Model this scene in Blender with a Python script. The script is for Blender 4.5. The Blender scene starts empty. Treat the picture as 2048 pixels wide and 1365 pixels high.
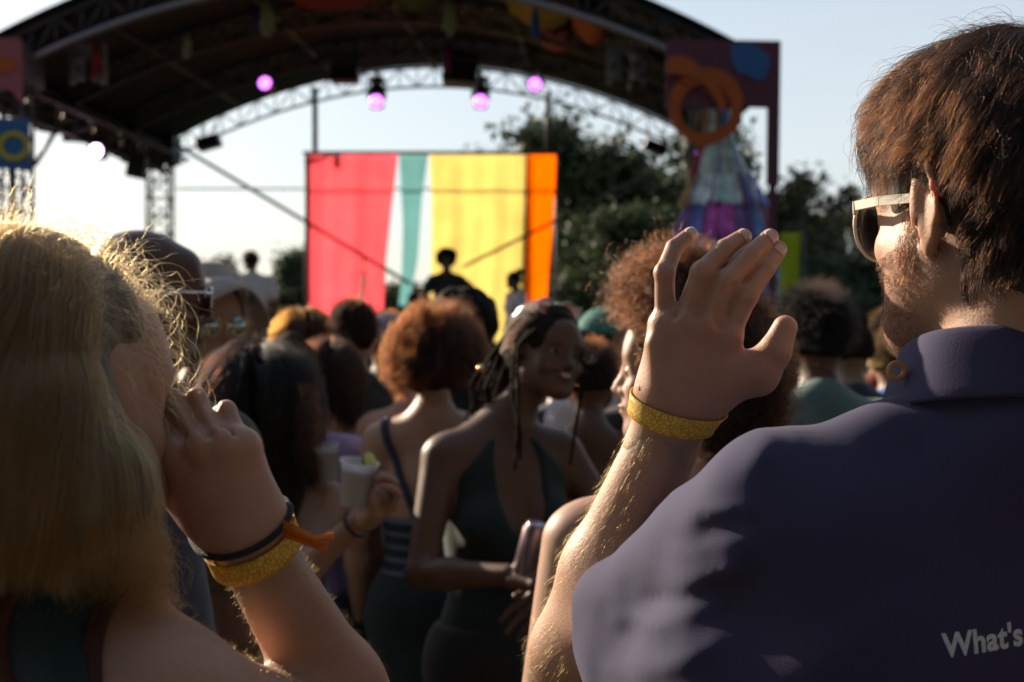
import bpy, math, random
import numpy as np
from mathutils import Vector, Matrix
from mathutils.bvhtree import BVHTree

rng = np.random.default_rng(7)
random.seed(7)
SC = bpy.context.scene
COL = SC.collection
rad = math.radians

# ------------------------------------------------------------------ camera
CAMZ = 1.62
FPX = 2048 * 50 / 36.0
cam_d = bpy.data.cameras.new('camera')
cam = bpy.data.objects.new('camera', cam_d)
COL.objects.link(cam)
cam.location = (0, 0, CAMZ)
cam.rotation_euler = (rad(90), 0, 0)
cam_d.lens = 50
cam_d.sensor_width = 36
cam_d.clip_start = 0.05
cam_d.clip_end = 6000
cam_d.dof.use_dof = True
cam_d.dof.focus_distance = 1.2
cam_d.dof.aperture_fstop = 7.5
SC.camera = cam

# ------------------------------------------------------------------ sky, sun, exposure
SUN_AZ = -47.0     # degrees clockwise from +Y (negative: to the left)
SUN_EL = 23.0
world = bpy.data.worlds.new('World')
SC.world = world
world.use_nodes = True
wn, wl = world.node_tree.nodes, world.node_tree.links
bg = wn['Background']
sky = wn.new('ShaderNodeTexSky')
sky.sky_type = 'NISHITA'
sky.sun_disc = False
sky.sun_elevation = rad(SUN_EL)
sky.sun_rotation = rad(SUN_AZ)
sky.air_density = 1.0
sky.dust_density = 1.2
sky.ozone_density = 1.2
# thin streaked cloud veil low over the horizon
tc = wn.new('ShaderNodeTexCoord')
mp = wn.new('ShaderNodeMapping'); mp.inputs['Scale'].default_value = (1.0, 1.0, 7.0)
nz = wn.new('ShaderNodeTexNoise'); nz.inputs['Scale'].default_value = 2.6; nz.inputs['Detail'].default_value = 7
nz.inputs['Roughness'].default_value = 0.55
rp = wn.new('ShaderNodeValToRGB')
rp.color_ramp.elements[0].position = 0.42; rp.color_ramp.elements[0].color = (0, 0, 0, 1)
rp.color_ramp.elements[1].position = 0.72; rp.color_ramp.elements[1].color = (1, 1, 1, 1)
sep = wn.new('ShaderNodeSeparateXYZ')
elr = wn.new('ShaderNodeMapRange'); elr.inputs[1].default_value = 0.0; elr.inputs[2].default_value = 0.34
elr.inputs[3].default_value = 0.30; elr.inputs[4].default_value = 0.04
mul = wn.new('ShaderNodeMath'); mul.operation = 'MULTIPLY'
mixc = wn.new('ShaderNodeMixRGB'); mixc.inputs[2].default_value = (6.6, 6.5, 6.3, 1)
wl.new(tc.outputs['Generated'], mp.inputs['Vector']); wl.new(mp.outputs[0], nz.inputs['Vector'])
wl.new(nz.outputs[0], rp.inputs[0]); wl.new(tc.outputs['Generated'], sep.inputs[0])
wl.new(sep.outputs['Z'], elr.inputs[0]); wl.new(rp.outputs[0], mul.inputs[0]); wl.new(elr.outputs[0], mul.inputs[1])
# high thin haze veil over the whole sky, clouds on top of it
veil = wn.new('ShaderNodeMixRGB'); veil.inputs[0].default_value = 0.66; veil.inputs[2].default_value = (4.5, 4.7, 4.75, 1)
wl.new(mul.outputs[0], mixc.inputs[0]); velr = wn.new('ShaderNodeMapRange'); velr.inputs[1].default_value = 0.05; velr.inputs[2].default_value = 0.7; velr.inputs[3].default_value = 0.66; velr.inputs[4].default_value = 0.15
wl.new(sep.outputs['Z'], velr.inputs[0]); wl.new(velr.outputs[0], veil.inputs[0])
wl.new(sky.outputs[0], veil.inputs[1]); wl.new(veil.outputs[0], mixc.inputs[1]); wl.new(mixc.outputs[0], bg.inputs['Color'])
bg.inputs['Strength'].default_value = 0.088

sun_d = bpy.data.lights.new('sun', 'SUN')
sun_d.energy = 5.0
sun_d.angle = rad(0.5)
sun_d.color = (1.0, 0.84, 0.63)
sun = bpy.data.objects.new('sun', sun_d)
COL.objects.link(sun)
sdir = Vector((math.sin(rad(SUN_AZ)) * math.cos(rad(SUN_EL)), math.cos(rad(SUN_AZ)) * math.cos(rad(SUN_EL)), math.sin(rad(SUN_EL))))
sun.rotation_euler = sdir.to_track_quat('Z', 'Y').to_euler()
sun.location = (-20, 15, 12)

SC.view_settings.view_transform = 'Standard'
SC.view_settings.look = 'None'
SC.view_settings.gamma = 1
SC.view_settings.use_curve_mapping = False
SC.view_settings.exposure = 0.95
SC.render.engine = 'CYCLES'
SC.cycles.use_denoising = True
SC.cycles.max_bounces = 8
SC.cycles.diffuse_bounces = 3
SC.cycles.glossy_bounces = 3
SC.cycles.transmission_bounces = 6
SC.cycles.transparent_max_bounces = 8

# ------------------------------------------------------------------ helpers: names, tags, meshes
def P(px, py, Y):
    """place of a point of the 2048x1365 photograph standing Y metres away"""
    return np.array([(px - 1024) / FPX * Y, Y, CAMZ + (682.5 - py) / FPX * Y])

def PR(r, Y):
    return r / FPX * Y

def tag(o, label=None, cat=None, group=None, kind=None):
    if label: o['label'] = label
    if cat: o['category'] = cat
    if group: o['group'] = group
    if kind: o['kind'] = kind
    return o

def empty(name, loc, label=None, cat=None, group=None):
    o = bpy.data.objects.new(name, None)
    o.empty_display_size = 0.1
    COL.objects.link(o)
    o.location = [float(v) for v in loc]
    return tag(o, label, cat, group)

def wloc(o):
    v = np.zeros(3)
    while o is not None:
        v = v + np.array(o.location)
        o = o.parent
    return v

def mesh_obj(name, verts, faces, mat=None, parent=None, smooth=True, mids=None):
    """one mesh object; verts are given in world space"""
    verts = np.asarray(verts, dtype=np.float32)
    org = wloc(parent) if parent is not None else np.zeros(3)
    me = bpy.data.meshes.new(name)
    if isinstance(faces, np.ndarray):
        n, k = faces.shape
        me.vertices.add(len(verts)); me.vertices.foreach_set('co', (verts - org).astype(np.float32).ravel())
        me.loops.add(n * k); me.loops.foreach_set('vertex_index', faces.astype(np.int32).ravel())
        me.polygons.add(n); me.polygons.foreach_set('loop_start', np.arange(0, n * k, k, dtype=np.int32))
        me.update(calc_edges=True)
    else:
        me.from_pydata([tuple(v) for v in (verts - org)], [], faces)
        me.update()
    if smooth:
        me.polygons.foreach_set('use_smooth', np.ones(len(me.polygons), dtype=bool))
    for m in (mat if isinstance(mat, (list, tuple)) else [mat]):
        if m: me.materials.append(m)
    if mids is not None:
        me.polygons.foreach_set('material_index', np.asarray(mids, dtype=np.int32))
    o = bpy.data.objects.new(name, me)
    COL.objects.link(o)
    if parent is not None: o.parent = parent
    return o

class MB:
    """collects boxes, tubes and polygons into one mesh"""
    def __init__(self):
        self.v = []; self.f = []; self.m = []
    def add(self, vs, fs, mi=0):
        n = len(self.v)
        self.v += [tuple(map(float, p)) for p in vs]
        self.f += [tuple(i + n for i in f) for f in fs]
        self.m += [mi] * len(fs)
    def box(self, c, s, R=None, mi=0):
        c = np.array(c, float); s = np.array(s, float) / 2
        R = np.eye(3) if R is None else R
        vs = [c + R @ (np.array([x, y, z]) * s) for x in (-1, 1) for y in (-1, 1) for z in (-1, 1)]
        self.add(vs, [(0, 1, 3, 2), (4, 6, 7, 5), (0, 4, 5, 1), (2, 3, 7, 6), (0, 2, 6, 4), (1, 5, 7, 3)], mi)
    def tube(self, pts, r, n=8, mi=0, cap=True):
        pts = [np.array(p, float) for p in pts]
        rs = r if isinstance(r, (list, tuple, np.ndarray)) else [r] * len(pts)
        vs = []; up = None
        for i, p in enumerate(pts):
            d = pts[min(i + 1, len(pts) - 1)] - pts[max(i - 1, 0)]
            d = d / (np.linalg.norm(d) + 1e-9)
            if up is None:
                up = np.array([0, 0, 1.]) if abs(d[2]) < .9 else np.array([1., 0, 0])
            a = np.cross(d, up); a /= np.linalg.norm(a) + 1e-9
            b = np.cross(a, d); up = b
            for k in range(n):
                t = 2 * math.pi * k / n
                vs.append(p + rs[i] * (math.cos(t) * a + math.sin(t) * b))
        fs = []
        for i in range(len(pts) - 1):
            for k in range(n):
                fs.append((i * n + k, i * n + (k + 1) % n, (i + 1) * n + (k + 1) % n, (i + 1) * n + k))
        if cap:
            fs.append(tuple(reversed(range(n)))); fs.append(tuple(range((len(pts) - 1) * n, len(pts) * n)))
        self.add(vs, fs, mi)
    def lathe(self, prof, c, R=None, n=20, mi=0):
        R = np.eye(3) if R is None else R
        c = np.array(c, float); vs = []
        for (r, z) in prof:
            for k in range(n):
                t = 2 * math.pi * k / n
                vs.append(c + R @ np.array([r * math.cos(t), r * math.sin(t), z]))
        fs = []
        for i in range(len(prof) - 1):
            for k in range(n):
                fs.append((i * n + k, i * n + (k + 1) % n, (i + 1) * n + (k + 1) % n, (i + 1) * n + k))
        fs.append(tuple(reversed(range(n)))); fs.append(tuple(range((len(prof) - 1) * n, len(prof) * n)))
        self.add(vs, fs, mi)
    def plate(self, poly, y0, th, mi=0):
        """polygon [(x,z)] standing in the XZ plane, front face at y0, thickness th"""
        n = len(poly)
        vs = [(x, y0, z) for x, z in poly] + [(x, y0 + th, z) for x, z in poly]
        fs = [tuple(range(n)), tuple(reversed(range(n, 2 * n)))]
        fs += [(i, i + n, (i + 1) % n + n, (i + 1) % n) for i in range(n)]
        self.add(vs, fs, mi)
    def build(self, name, mat, parent=None, smooth=False):
        return mesh_obj(name, np.array(self.v), self.f, mat, parent, smooth, self.m if any(self.m) else None)

def copy_tree(o, parent=None):
    c = o.copy(); COL.objects.link(c); c.parent = parent
    for ch in list(o.children):
        copy_tree(ch, c)
    return c

# ------------------------------------------------------------------ materials
def mat(name, col, rough=.6, metal=0., noise=0., nscale=20., bump=0., bscale=60., spec=.5, sheen=0., sss=0., sssr=(1, .35, .2),
        sssc=.008, emit=None, es=0., trans=0., transl=0., col2=None, alpha=1., ior=1.45, stretch=None):
    m = bpy.data.materials.new(name); m.use_nodes = True
    nt = m.node_tree; N, L = nt.nodes, nt.links
    b = N['Principled BSDF']
    b.inputs['Base Color'].default_value = (*col, 1)
    b.inputs['Roughness'].default_value = rough
    b.inputs['Metallic'].default_value = metal
    b.inputs['Specular IOR Level'].default_value = spec
    b.inputs['IOR'].default_value = ior
    b.inputs['Sheen Weight'].default_value = sheen
    b.inputs['Transmission Weight'].default_value = trans
    b.inputs['Alpha'].default_value = alpha
    if sss:
        b.inputs['Subsurface Weight'].default_value = sss
        b.inputs['Subsurface Radius'].default_value = sssr
        b.inputs['Subsurface Scale'].default_value = sssc
    if emit:
        b.inputs['Emission Color'].default_value = (*emit, 1); b.inputs['Emission Strength'].default_value = es
    tcn = N.new('ShaderNodeTexCoord'); src = tcn.outputs['Object']
    if stretch:
        mpn = N.new('ShaderNodeMapping'); mpn.inputs['Scale'].default_value = stretch
        L.new(src, mpn.inputs['Vector']); src = mpn.outputs[0]
    out_col = None
    if noise or col2:
        t = N.new('ShaderNodeTexNoise'); t.inputs['Scale'].default_value = nscale; t.inputs['Detail'].default_value = 5
        L.new(src, t.inputs['Vector'])
        r = N.new('ShaderNodeValToRGB')
        c2 = col2 if col2 else tuple(min(1, c * (1 + noise)) for c in col)
        c1 = col if col2 else tuple(c * (1 - noise) for c in col)
        r.color_ramp.elements[0].position = .35; r.color_ramp.elements[0].color = (*c1, 1)
        r.color_ramp.elements[1].position = .65; r.color_ramp.elements[1].color = (*c2, 1)
        L.new(t.outputs[0], r.inputs[0]); L.new(r.outputs[0], b.inputs['Base Color']); out_col = r.outputs[0]
    if bump:
        t2 = N.new('ShaderNodeTexNoise'); t2.inputs['Scale'].default_value = bscale; t2.inputs['Detail'].default_value = 4
        L.new(src, t2.inputs['Vector'])
        bn = N.new('ShaderNodeBump'); bn.inputs['Strength'].default_value = bump; bn.inputs['Distance'].default_value = .004
        L.new(t2.outputs[0], bn.inputs['Height']); L.new(bn.outputs[0], b.inputs['Normal'])
    if transl:
        tr = N.new('ShaderNodeBsdfTranslucent'); tr.inputs[0].default_value = (*col, 1)
        if out_col: L.new(out_col, tr.inputs[0])
        mx = N.new('ShaderNodeMixShader'); mx.inputs[0].default_value = transl
        o = N['Material Output']
        L.new(b.outputs[0], mx.inputs[1]); L.new(tr.outputs[0], mx.inputs[2]); L.new(mx.outputs[0], o.inputs[0])
    return m

def hair_mat(name, melanin=.8, redness=.3, rough=.3, col=None, rr=.3):
    m = bpy.data.materials.new(name); m.use_nodes = True
    N, L = m.node_tree.nodes, m.node_tree.links
    N.remove(N['Principled BSDF'])
    h = N.new('ShaderNodeBsdfHairPrincipled')
    if col:
        h.parametrization = 'COLOR'; h.inputs['Color'].default_value = (*col, 1)
    else:
        h.parametrization = 'MELANIN'
        h.inputs['Melanin'].default_value = melanin; h.inputs['Melanin Redness'].default_value = redness
    h.inputs['Roughness'].default_value = rough
    h.inputs['Radial Roughness'].default_value = rr
    h.inputs['Random Roughness'].default_value = .3
    h.inputs['Random Color'].default_value = .12
    L.new(h.outputs[0], N['Material Output'].inputs[0])
    return m

# ------------------------------------------------------------------ signed distance modelling
def rotm(yaw=0, pitch=0, roll=0):
    y, p, r = rad(yaw), rad(pitch), rad(roll)
    Rz = np.array([[math.cos(y), -math.sin(y), 0], [math.sin(y), math.cos(y), 0], [0, 0, 1]])
    Rx = np.array([[1, 0, 0], [0, math.cos(p), -math.sin(p)], [0, math.sin(p), math.cos(p)]])
    Ry = np.array([[math.cos(r), 0, math.sin(r)], [0, 1, 0], [-math.sin(r), 0, math.cos(r)]])
    return Rz @ Rx @ Ry

def cone(a, b, ra, rb, k=.02, op='u', n=None, f=1.):
    return dict(t='c', a=np.array(a, np.float32), b=np.array(b, np.float32), ra=ra, rb=rb, k=k, op=op,
                n=None if n is None else np.array(n, np.float32) / np.linalg.norm(n), f=f)

def ell(c, r, R=None, k=.02, op='u'):
    return dict(t='e', c=np.array(c, np.float32), r=np.array(r if hasattr(r, '__len__') else (r, r, r), np.float32),
                R=(np.eye(3) if R is None else R).astype(np.float32), k=k, op=op)

def plane(p, n, op='i', k=.004):
    """keeps the side opposite to n (intersection)"""
    n = np.array(n, np.float32); return dict(t='p', p=np.array(p, np.float32), n=n / np.linalg.norm(n), k=k, op=op)

def shape(S, p):
    if S['t'] == 'c':
        pa = p - S['a']; ba = S['b'] - S['a']
        if S['n'] is not None:
            n, f = S['n'], S['f']
            pa = pa + (pa @ n)[:, None] * n * (1 / f - 1)
            ba = ba + (ba @ n) * n * (1 / f - 1)
        t = np.clip((pa @ ba) / (ba @ ba + 1e-12), 0, 1)
        d = np.sqrt(((pa - t[:, None] * ba) ** 2).sum(1)) - (S['ra'] + (S['rb'] - S['ra']) * t)
        return d * min(1., S['f']) if S['n'] is not None else d
    if S['t'] == 'e':
        q = (p - S['c']) @ S['R']
        a = q / S['r']; k0 = np.sqrt((a * a).sum(1)); b = a / S['r']; k1 = np.sqrt((b * b).sum(1))
        return k0 * (k0 - 1) / (k1 + 1e-9)
    if S['t'] == 'p':
        return (p - S['p']) @ S['n']
    return S['fn'](p)

def comb(d, s, S):
    k = S['k']
    if S['op'] == 'u':
        h = np.maximum(k - np.abs(d - s), 0) / k
        return np.minimum(d, s) - h * h * k * .25
    if S['op'] == 's': s = -s
    h = np.maximum(k - np.abs(d - s), 0) / k
    return np.maximum(d, s) + h * h * k * .25

def sdf(ops, p):
    p = np.asarray(p, np.float32)
    d = np.full(len(p), 10., np.float32)
    for S in ops:
        if S['op'] == 'off':
            d = d + (S['fn'](p) if 'fn' in S else S['v'])
        else:
            d = comb(d, shape(S, p), S)
    return d

def off(v=0., fn=None):
    return dict(t='o', op='off', v=v, fn=fn) if fn is not None else dict(t='o', op='off', v=v)

def inflate(ops, v):
    out = []
    for S in ops:
        S = dict(S)
        if S['t'] == 'c': S['ra'] += v; S['rb'] += v
        elif S['t'] == 'e': S['r'] = S['r'] + v
        out.append(S)
    return out

def bounds(ops):
    lo, hi = [], []
    for S in ops:
        if S['op'] != 'u': continue
        if S['t'] == 'c':
            for q, r in ((S['a'], S['ra']), (S['b'], S['rb'])): lo.append(q - r); hi.append(q + r)
        elif S['t'] == 'e':
            r = np.sqrt(((S['R'] * S['r']) ** 2).sum(1)); lo.append(S['c'] - r); hi.append(S['c'] + r)
    return np.min(lo, 0), np.max(hi, 0)

def mesh_sdf(ops, h, smooth=2, pad=.015, clipz=None):
    B = 8
    lo, hi = bounds(ops); lo = lo - pad; hi = hi + pad
    if clipz is not None: lo[2] = max(lo[2], clipz)
    nb = np.ceil((hi - lo) / (h * B)).astype(int)
    ii = np.stack(np.meshgrid(*[np.arange(n) for n in nb], indexing='ij'), -1).reshape(-1, 3)
    cen = lo + (ii + .5) * h * B
    D = []
    ds = []
    d = np.full(len(cen), 10., np.float32)
    for S in ops:
        if S['op'] == 'off':
            d = d + (S['fn'](cen.astype(np.float32)) if 'fn' in S else S['v']); ds.append(None)
        else:
            s = shape(S, cen.astype(np.float32)); ds.append(s); d = comb(d, s, S)
    diag = h * B * .87
    keep = np.abs(d) < diag * 1.45 + .006
    ki = ii[keep]; nk = len(ki)
    V = np.broadcast_to(np.where(d < 0, -1., 1.).astype(np.float32).reshape(*nb, 1, 1, 1), (*nb, B, B, B)).copy()
    loc = np.stack(np.meshgrid(*[np.arange(B)] * 3, indexing='ij'), -1).reshape(-1, 3)
    pts = (lo + ((ki[:, None, :] * B + loc[None]) * h)).astype(np.float32)     # nk,512,3
    val = np.full((nk, B ** 3), 10., np.float32)
    for S, s in zip(ops, ds):
        if S['op'] == 'off':
            q = pts.reshape(-1, 3); val = val + (S['fn'](q).reshape(nk, -1) if 'fn' in S else S['v']); continue
        sk = s[keep]
        if S['op'] == 'u': m = sk < diag * 3.0 + S['k'] + .01
        elif S['op'] == 's': m = sk < diag * 3.0 + S['k'] + .01
        else: m = sk > -(diag * 3.0 + S['k'] + .01)
        if not m.any(): continue
        q = pts[m].reshape(-1, 3)
        val[m] = comb(val[m].reshape(-1), shape(S, q), S).reshape(-1, B ** 3)
    V[ki[:, 0], ki[:, 1], ki[:, 2]] = val.reshape(nk, B, B, B)
    V = V.transpose(0, 3, 1, 4, 2, 5).reshape(nb[0] * B, nb[1] * B, nb[2] * B)
    V = np.pad(V, 1, constant_values=1.); lo = lo - h
    s = V < 0
    shp = V.shape
    cells = []; cpos = []; quads = []
    st = (shp[1] * shp[2], shp[2], 1)
    for ax in range(3):
        sl0 = [slice(None)] * 3; sl1 = [slice(None)] * 3
        sl0[ax] = slice(0, -1); sl1[ax] = slice(1, None)
        e = np.argwhere(s[tuple(sl0)] != s[tuple(sl1)])
        if len(e) == 0: continue
        e1 = e.copy(); e1[:, ax] += 1
        v0 = V[e[:, 0], e[:, 1], e[:, 2]]; v1 = V[e1[:, 0], e1[:, 1], e1[:, 2]]
        t = v0 / (v0 - v1)
        pos = e.astype(np.float32); pos[:, ax] += t
        a1, a2 = (ax + 1) % 3, (ax + 2) % 3
        base = e @ np.array(st)
        cs = [base, base - st[a1], base - st[a1] - st[a2], base - st[a2]]
        for c in cs: cells.append(c); cpos.append(pos)
        q = np.stack(cs, 1)
        flip = v0 > 0
        q[flip] = q[flip][:, ::-1]
        quads.append(q)
    cells = np.concatenate(cells); cpos = np.concatenate(cpos)
    u, inv = np.unique(cells, return_inverse=True)
    cnt = np.bincount(inv)
    verts = np.stack([np.bincount(inv, cpos[:, k]) / cnt for k in range(3)], 1)
    quads = np.searchsorted(u, np.concatenate(quads))
    verts = lo + verts * h
    if smooth:
        ea = np.concatenate([quads[:, [0, 1]], quads[:, [1, 2]], quads[:, [2, 3]], quads[:, [3, 0]]])
        i0 = np.concatenate([ea[:, 0], ea[:, 1]]); i1 = np.concatenate([ea[:, 1], ea[:, 0]])
        c = np.bincount(i0, minlength=len(verts))
        for it in range(smooth * 2):
            avg = np.stack([np.bincount(i0, verts[i1, k], minlength=len(verts)) / c for k in range(3)], 1)
            lam = .5 if it % 2 == 0 else -.52
            verts = verts + lam * (avg - verts)
    return verts, quads

def join(*ms):
    vs, fs, n = [], [], 0
    for v, f in ms:
        vs.append(v); fs.append(f + n); n += len(v)
    return np.concatenate(vs), np.concatenate(fs)

def snoise(p, sc=1., seed=0, oct=3):
    """cheap smooth pseudo noise of summed sines, about -1..1"""
    r = np.random.default_rng(seed); o = 0; amp = 1; tot = 0
    for i in range(oct):
        for j in range(3):
            w = r.normal(size=3); w = w / np.linalg.norm(w) * sc * (2 ** i) * r.uniform(.7, 1.3)
            o = o + amp * np.sin(p @ w.astype(np.float32) + r.uniform(0, 6.28))
        tot += amp * 1.7; amp *= .55
    return o / tot

# ================================================================== SETTING
M = {}
M['grass'] = mat('trodden_grass', (.035, .045, .018), .9, col2=(.07, .06, .035), nscale=1.5, bump=.5, bscale=30)
g = mesh_obj('ground', [(-900, -300, 0), (900, -300, 0), (900, 2500, 0), (-900, 2500, 0)], [(0, 1, 2, 3)], M['grass'], smooth=False)
tag(g, 'trodden grass field under the crowd', kind='structure')

M['alu'] = mat('scuffed_aluminium', (.05, .053, .056), .55, metal=.4, noise=.15, nscale=6)
M['palealu'] = mat('pale_aluminium', (.26, .28, .32), .5, metal=.5)
M['darkmetal'] = mat('black_powder_coat', (.02, .02, .022), .5, noise=.3, nscale=12)
M['pvc'] = mat('dark_roof_membrane', (.005, .009, .0085), .8, spec=.2, noise=.35, nscale=1.2, bump=.3, bscale=3)
M['deck'] = mat('stage_ply', (.05, .045, .04), .7, noise=.3, nscale=4)
M['skirt'] = mat('black_cloth', (.012, .012, .014), .9, noise=.3, nscale=4)

def cx(Y): return -1.41 + (Y - 13.5) * .069
HW = 3.55
def arch(u, top=5.28): return top - (u / HW) ** 2 * .98

stage = empty('stage', (cx(13.5), 13.5, 0), 'black open festival stage with curved barrel roof on truss towers behind the crowd', 'stage')
# roof membrane: closed vault, 6 cm thick
us = np.linspace(-HW - .12, HW + .12, 41); ys = np.linspace(13.25, 19.1, 14)
v = []; f = []
for side in (0, 1):
    for Y in ys:
        for u in us:
            sagg = -.03 * math.sin((Y - 13.25) / 5.85 * math.pi * 4) ** 2
            v.append((cx(Y) + u, Y, arch(u) + (.10 if side else .04) + sagg))
nu, ny = len(us), len(ys)
for side in (0, 1):
    o_ = side * nu * ny
    for j in range(ny - 1):
        for i in range(nu - 1):
            q = (o_ + j * nu + i, o_ + j * nu + i + 1, o_ + (j + 1) * nu + i + 1, o_ + (j + 1) * nu + i)
            f.append(q if side else q[::-1])
o_ = nu * ny
for i in range(nu - 1):
    f.append((i, i + 1, o_ + i + 1, o_ + i)); a = (ny - 1) * nu
    f.append((a + i + 1, a + i, o_ + a + i, o_ + a + i + 1))
for j in range(ny - 1):
    f.append((j * nu, o_ + j * nu, o_ + (j + 1) * nu, (j + 1) * nu))
    a = nu - 1; f.append(((j + 1) * nu + a, o_ + (j + 1) * nu + a, o_ + j * nu + a, j * nu + a))
mesh_obj('roof_canopy', v, f, M['pvc'], stage)

def truss(pts, w, r=.025, name='truss', parent=None, m=None, nrm=None, n=2, lace=.24):
    """ladder/box truss that follows pts: chords offset by w with zig-zag lacing"""
    mb = MB(); pts = [np.array(p, float) for p in pts]
    offs = [np.array(o, float) for o in nrm]
    chords = [[p + o for p in pts] for o in offs]
    for c in chords: mb.tube(c, r, 7)
    for a in range(len(chords)):
        b = (a + 1) % len(chords)
        if len(chords) == 2 and a == 1: break
        for i in range(len(pts) - 1):
            p, q = (chords[a][i], chords[b][i + 1]) if i % 2 else (chords[b][i], chords[a][i + 1])
            mb.tube([p, q], r * .55, 5)
            mb.tube([chords[a][i], chords[b][i]], r * .5, 5)
    return mb.build(name, m or M['alu'], parent, True)

for Y, d, rr in ((13.3, .30, .028), (15.2, .24, .022), (17.1, .24, .022), (19.0, .26, .019)):
    pts = [(cx(Y) + u, Y, arch(u)) for u in np.linspace(-HW, HW, 31)]
    truss(pts, d, rr, 'arch_truss', stage, None, [(0, 0, 0), (0, 0, -d)] + ([(0, .22, -d * .5)] if Y < 18 else []))
mb = MB(); mb.tube([(cx(13.3) + u, 13.24, arch(u) - .30) for u in np.linspace(-HW, HW, 61)], .024, 8); mb.build('arch_chord', M['palealu'], stage, True)
for u in (-2.6, -1.3, 0, 1.3, 2.6):
    mb = MB(); mb.tube([(cx(13.3) + u, 13.5, arch(u) + .01), (cx(19) + u, 19, arch(u) + .01)], .03, 8); mb.build('purlin', M['alu'], stage, True)
# eave beams, side valances and towers
for s in (-1, 1):
    a = np.array((cx(13.3) + s * HW, 13.3, 4.22)); b = np.array((cx(19) + s * HW, 19, 4.22))
    pts = [a + (b - a) * t for t in np.linspace(0, 1, 25)]
    truss(pts, .3, .024, 'eave_truss', stage, None, [(0, 0, 0), (0, 0, -.36), (-.25 * s, 0, -.18)])
    mb = MB()
    n_ = 24
    vs = []
    for i in range(n_ + 1):
        t = i / n_; p = a + (b - a) * t; wv = .03 * math.sin(i * 1.7)
        vs += [(p[0] + s * .07 + wv, p[1], 4.36), (p[0] + s * .07 + wv * 2, p[1], 3.84 + .03 * math.sin(i * 2.3)),
               (p[0] + s * .085 + wv, p[1], 4.36), (p[0] + s * .085 + wv * 2, p[1], 3.84 + .03 * math.sin(i * 2.3))]
    fs = []
    for i in range(n_):
        k = 4 * i
        fs += [(k, k + 1, k + 5, k + 4), (k + 2, k + 6, k + 7, k + 3), (k + 1, k + 3, k + 7, k + 5), (k, k + 4, k + 6, k + 2)]
    mb.add(vs, fs); mb.build('side_valance', M['pvc'], stage, True)
    for Y in (13.3, 19.0):
        x0 = cx(Y) + s * (HW + (.12 if s < 0 else 0) if Y > 15 else 3.25)
        pts = [(x0, Y, z) for z in np.arange(0, 4.3, .235)]
        hw_ = .145
        truss(pts, .3, .019, 'tower', stage, None, [(-hw_, -hw_, 0), (hw_, -hw_, 0), (hw_, hw_, 0), (-hw_, hw_, 0)])
        mb = MB(); mb.box((x0, Y, 4.18), (.46, .46, .36)); mb.build('sleeve_block', M['darkmetal'], stage)
        mb = MB(); mb.box((x0, Y, .03), (.8, .8, .06)); mb.build('base_plate', M['darkmetal'], stage)
mb = MB(); mb.box((cx(16.2), 16.2, .94), (7.0, 5.4, .12)); mb.build('deck', M['deck'], stage)
mb = MB()
for i in range(60):
    x0 = cx(13.4) - 3.5 + i * 7 / 60
    mb.box((x0 + .058, 13.42 + .02 * math.sin(i * 1.3), .44), (.1167, .02, .88))
mb.build('deck_skirt', M['skirt'], stage)
# upright pair, diagonals and rear rail
mb = MB(); mb.tube([P(630, 175, 18.3), P(630, 312, 18.3)], .035, 8); mb.build('upright', M['alu'], stage, True)
mb = MB(); mb.tube([P(1096, 185, 18.3), P(1096, 312, 18.3)], .035, 8); mb.build('upright', M['alu'], stage, True)
mb = MB(); mb.tube([P(350, 288, 17.6), P(600, 437, 17.6), P(820, 568, 17.6)], .022, 8); mb.build('brace', M['alu'], stage, True)
mb = MB(); mb.tube([P(1385, 305, 17.6), P(1160, 418, 17.6), P(925, 535, 17.6)], .02, 8); mb.build('brace', M['alu'], stage, True)
mb = MB(); mb.tube([P(352, 378, 18.07), P(1390, 378, 18.07)], .012, 6); mb.build('wire', M['darkmetal'], stage, True)
mb = MB(); mb.tube([P(70, 330, 14.3), P(112, 262, 14.6)], .025, 6); mb.build('brace', M['alu'], stage, True)

# backdrop cloths on their bar
bar = empty('backdrop_bar', P(862, 308, 18.0) * np.array([1, 1, 0]), 'thin dark metal bar frame carrying the coloured cloths', 'frame')
mb = MB(); mb.tube([P(606, 306, 18), P(1118, 306, 18)], .022, 8); mb.build('crossbar', M['darkmetal'], bar, True)
for px in (612, 1112):
    mb = MB(); a = P(px, 306, 18.03); mb.tube([(a[0], a[1], 1.0), a], .02, 8); mb.build('post', M['darkmetal'], bar, True)
    mb = MB(); mb.box((a[0], a[1], 1.02), (.4, .5, .035)); mb.build('foot', M['darkmetal'], bar)

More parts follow.
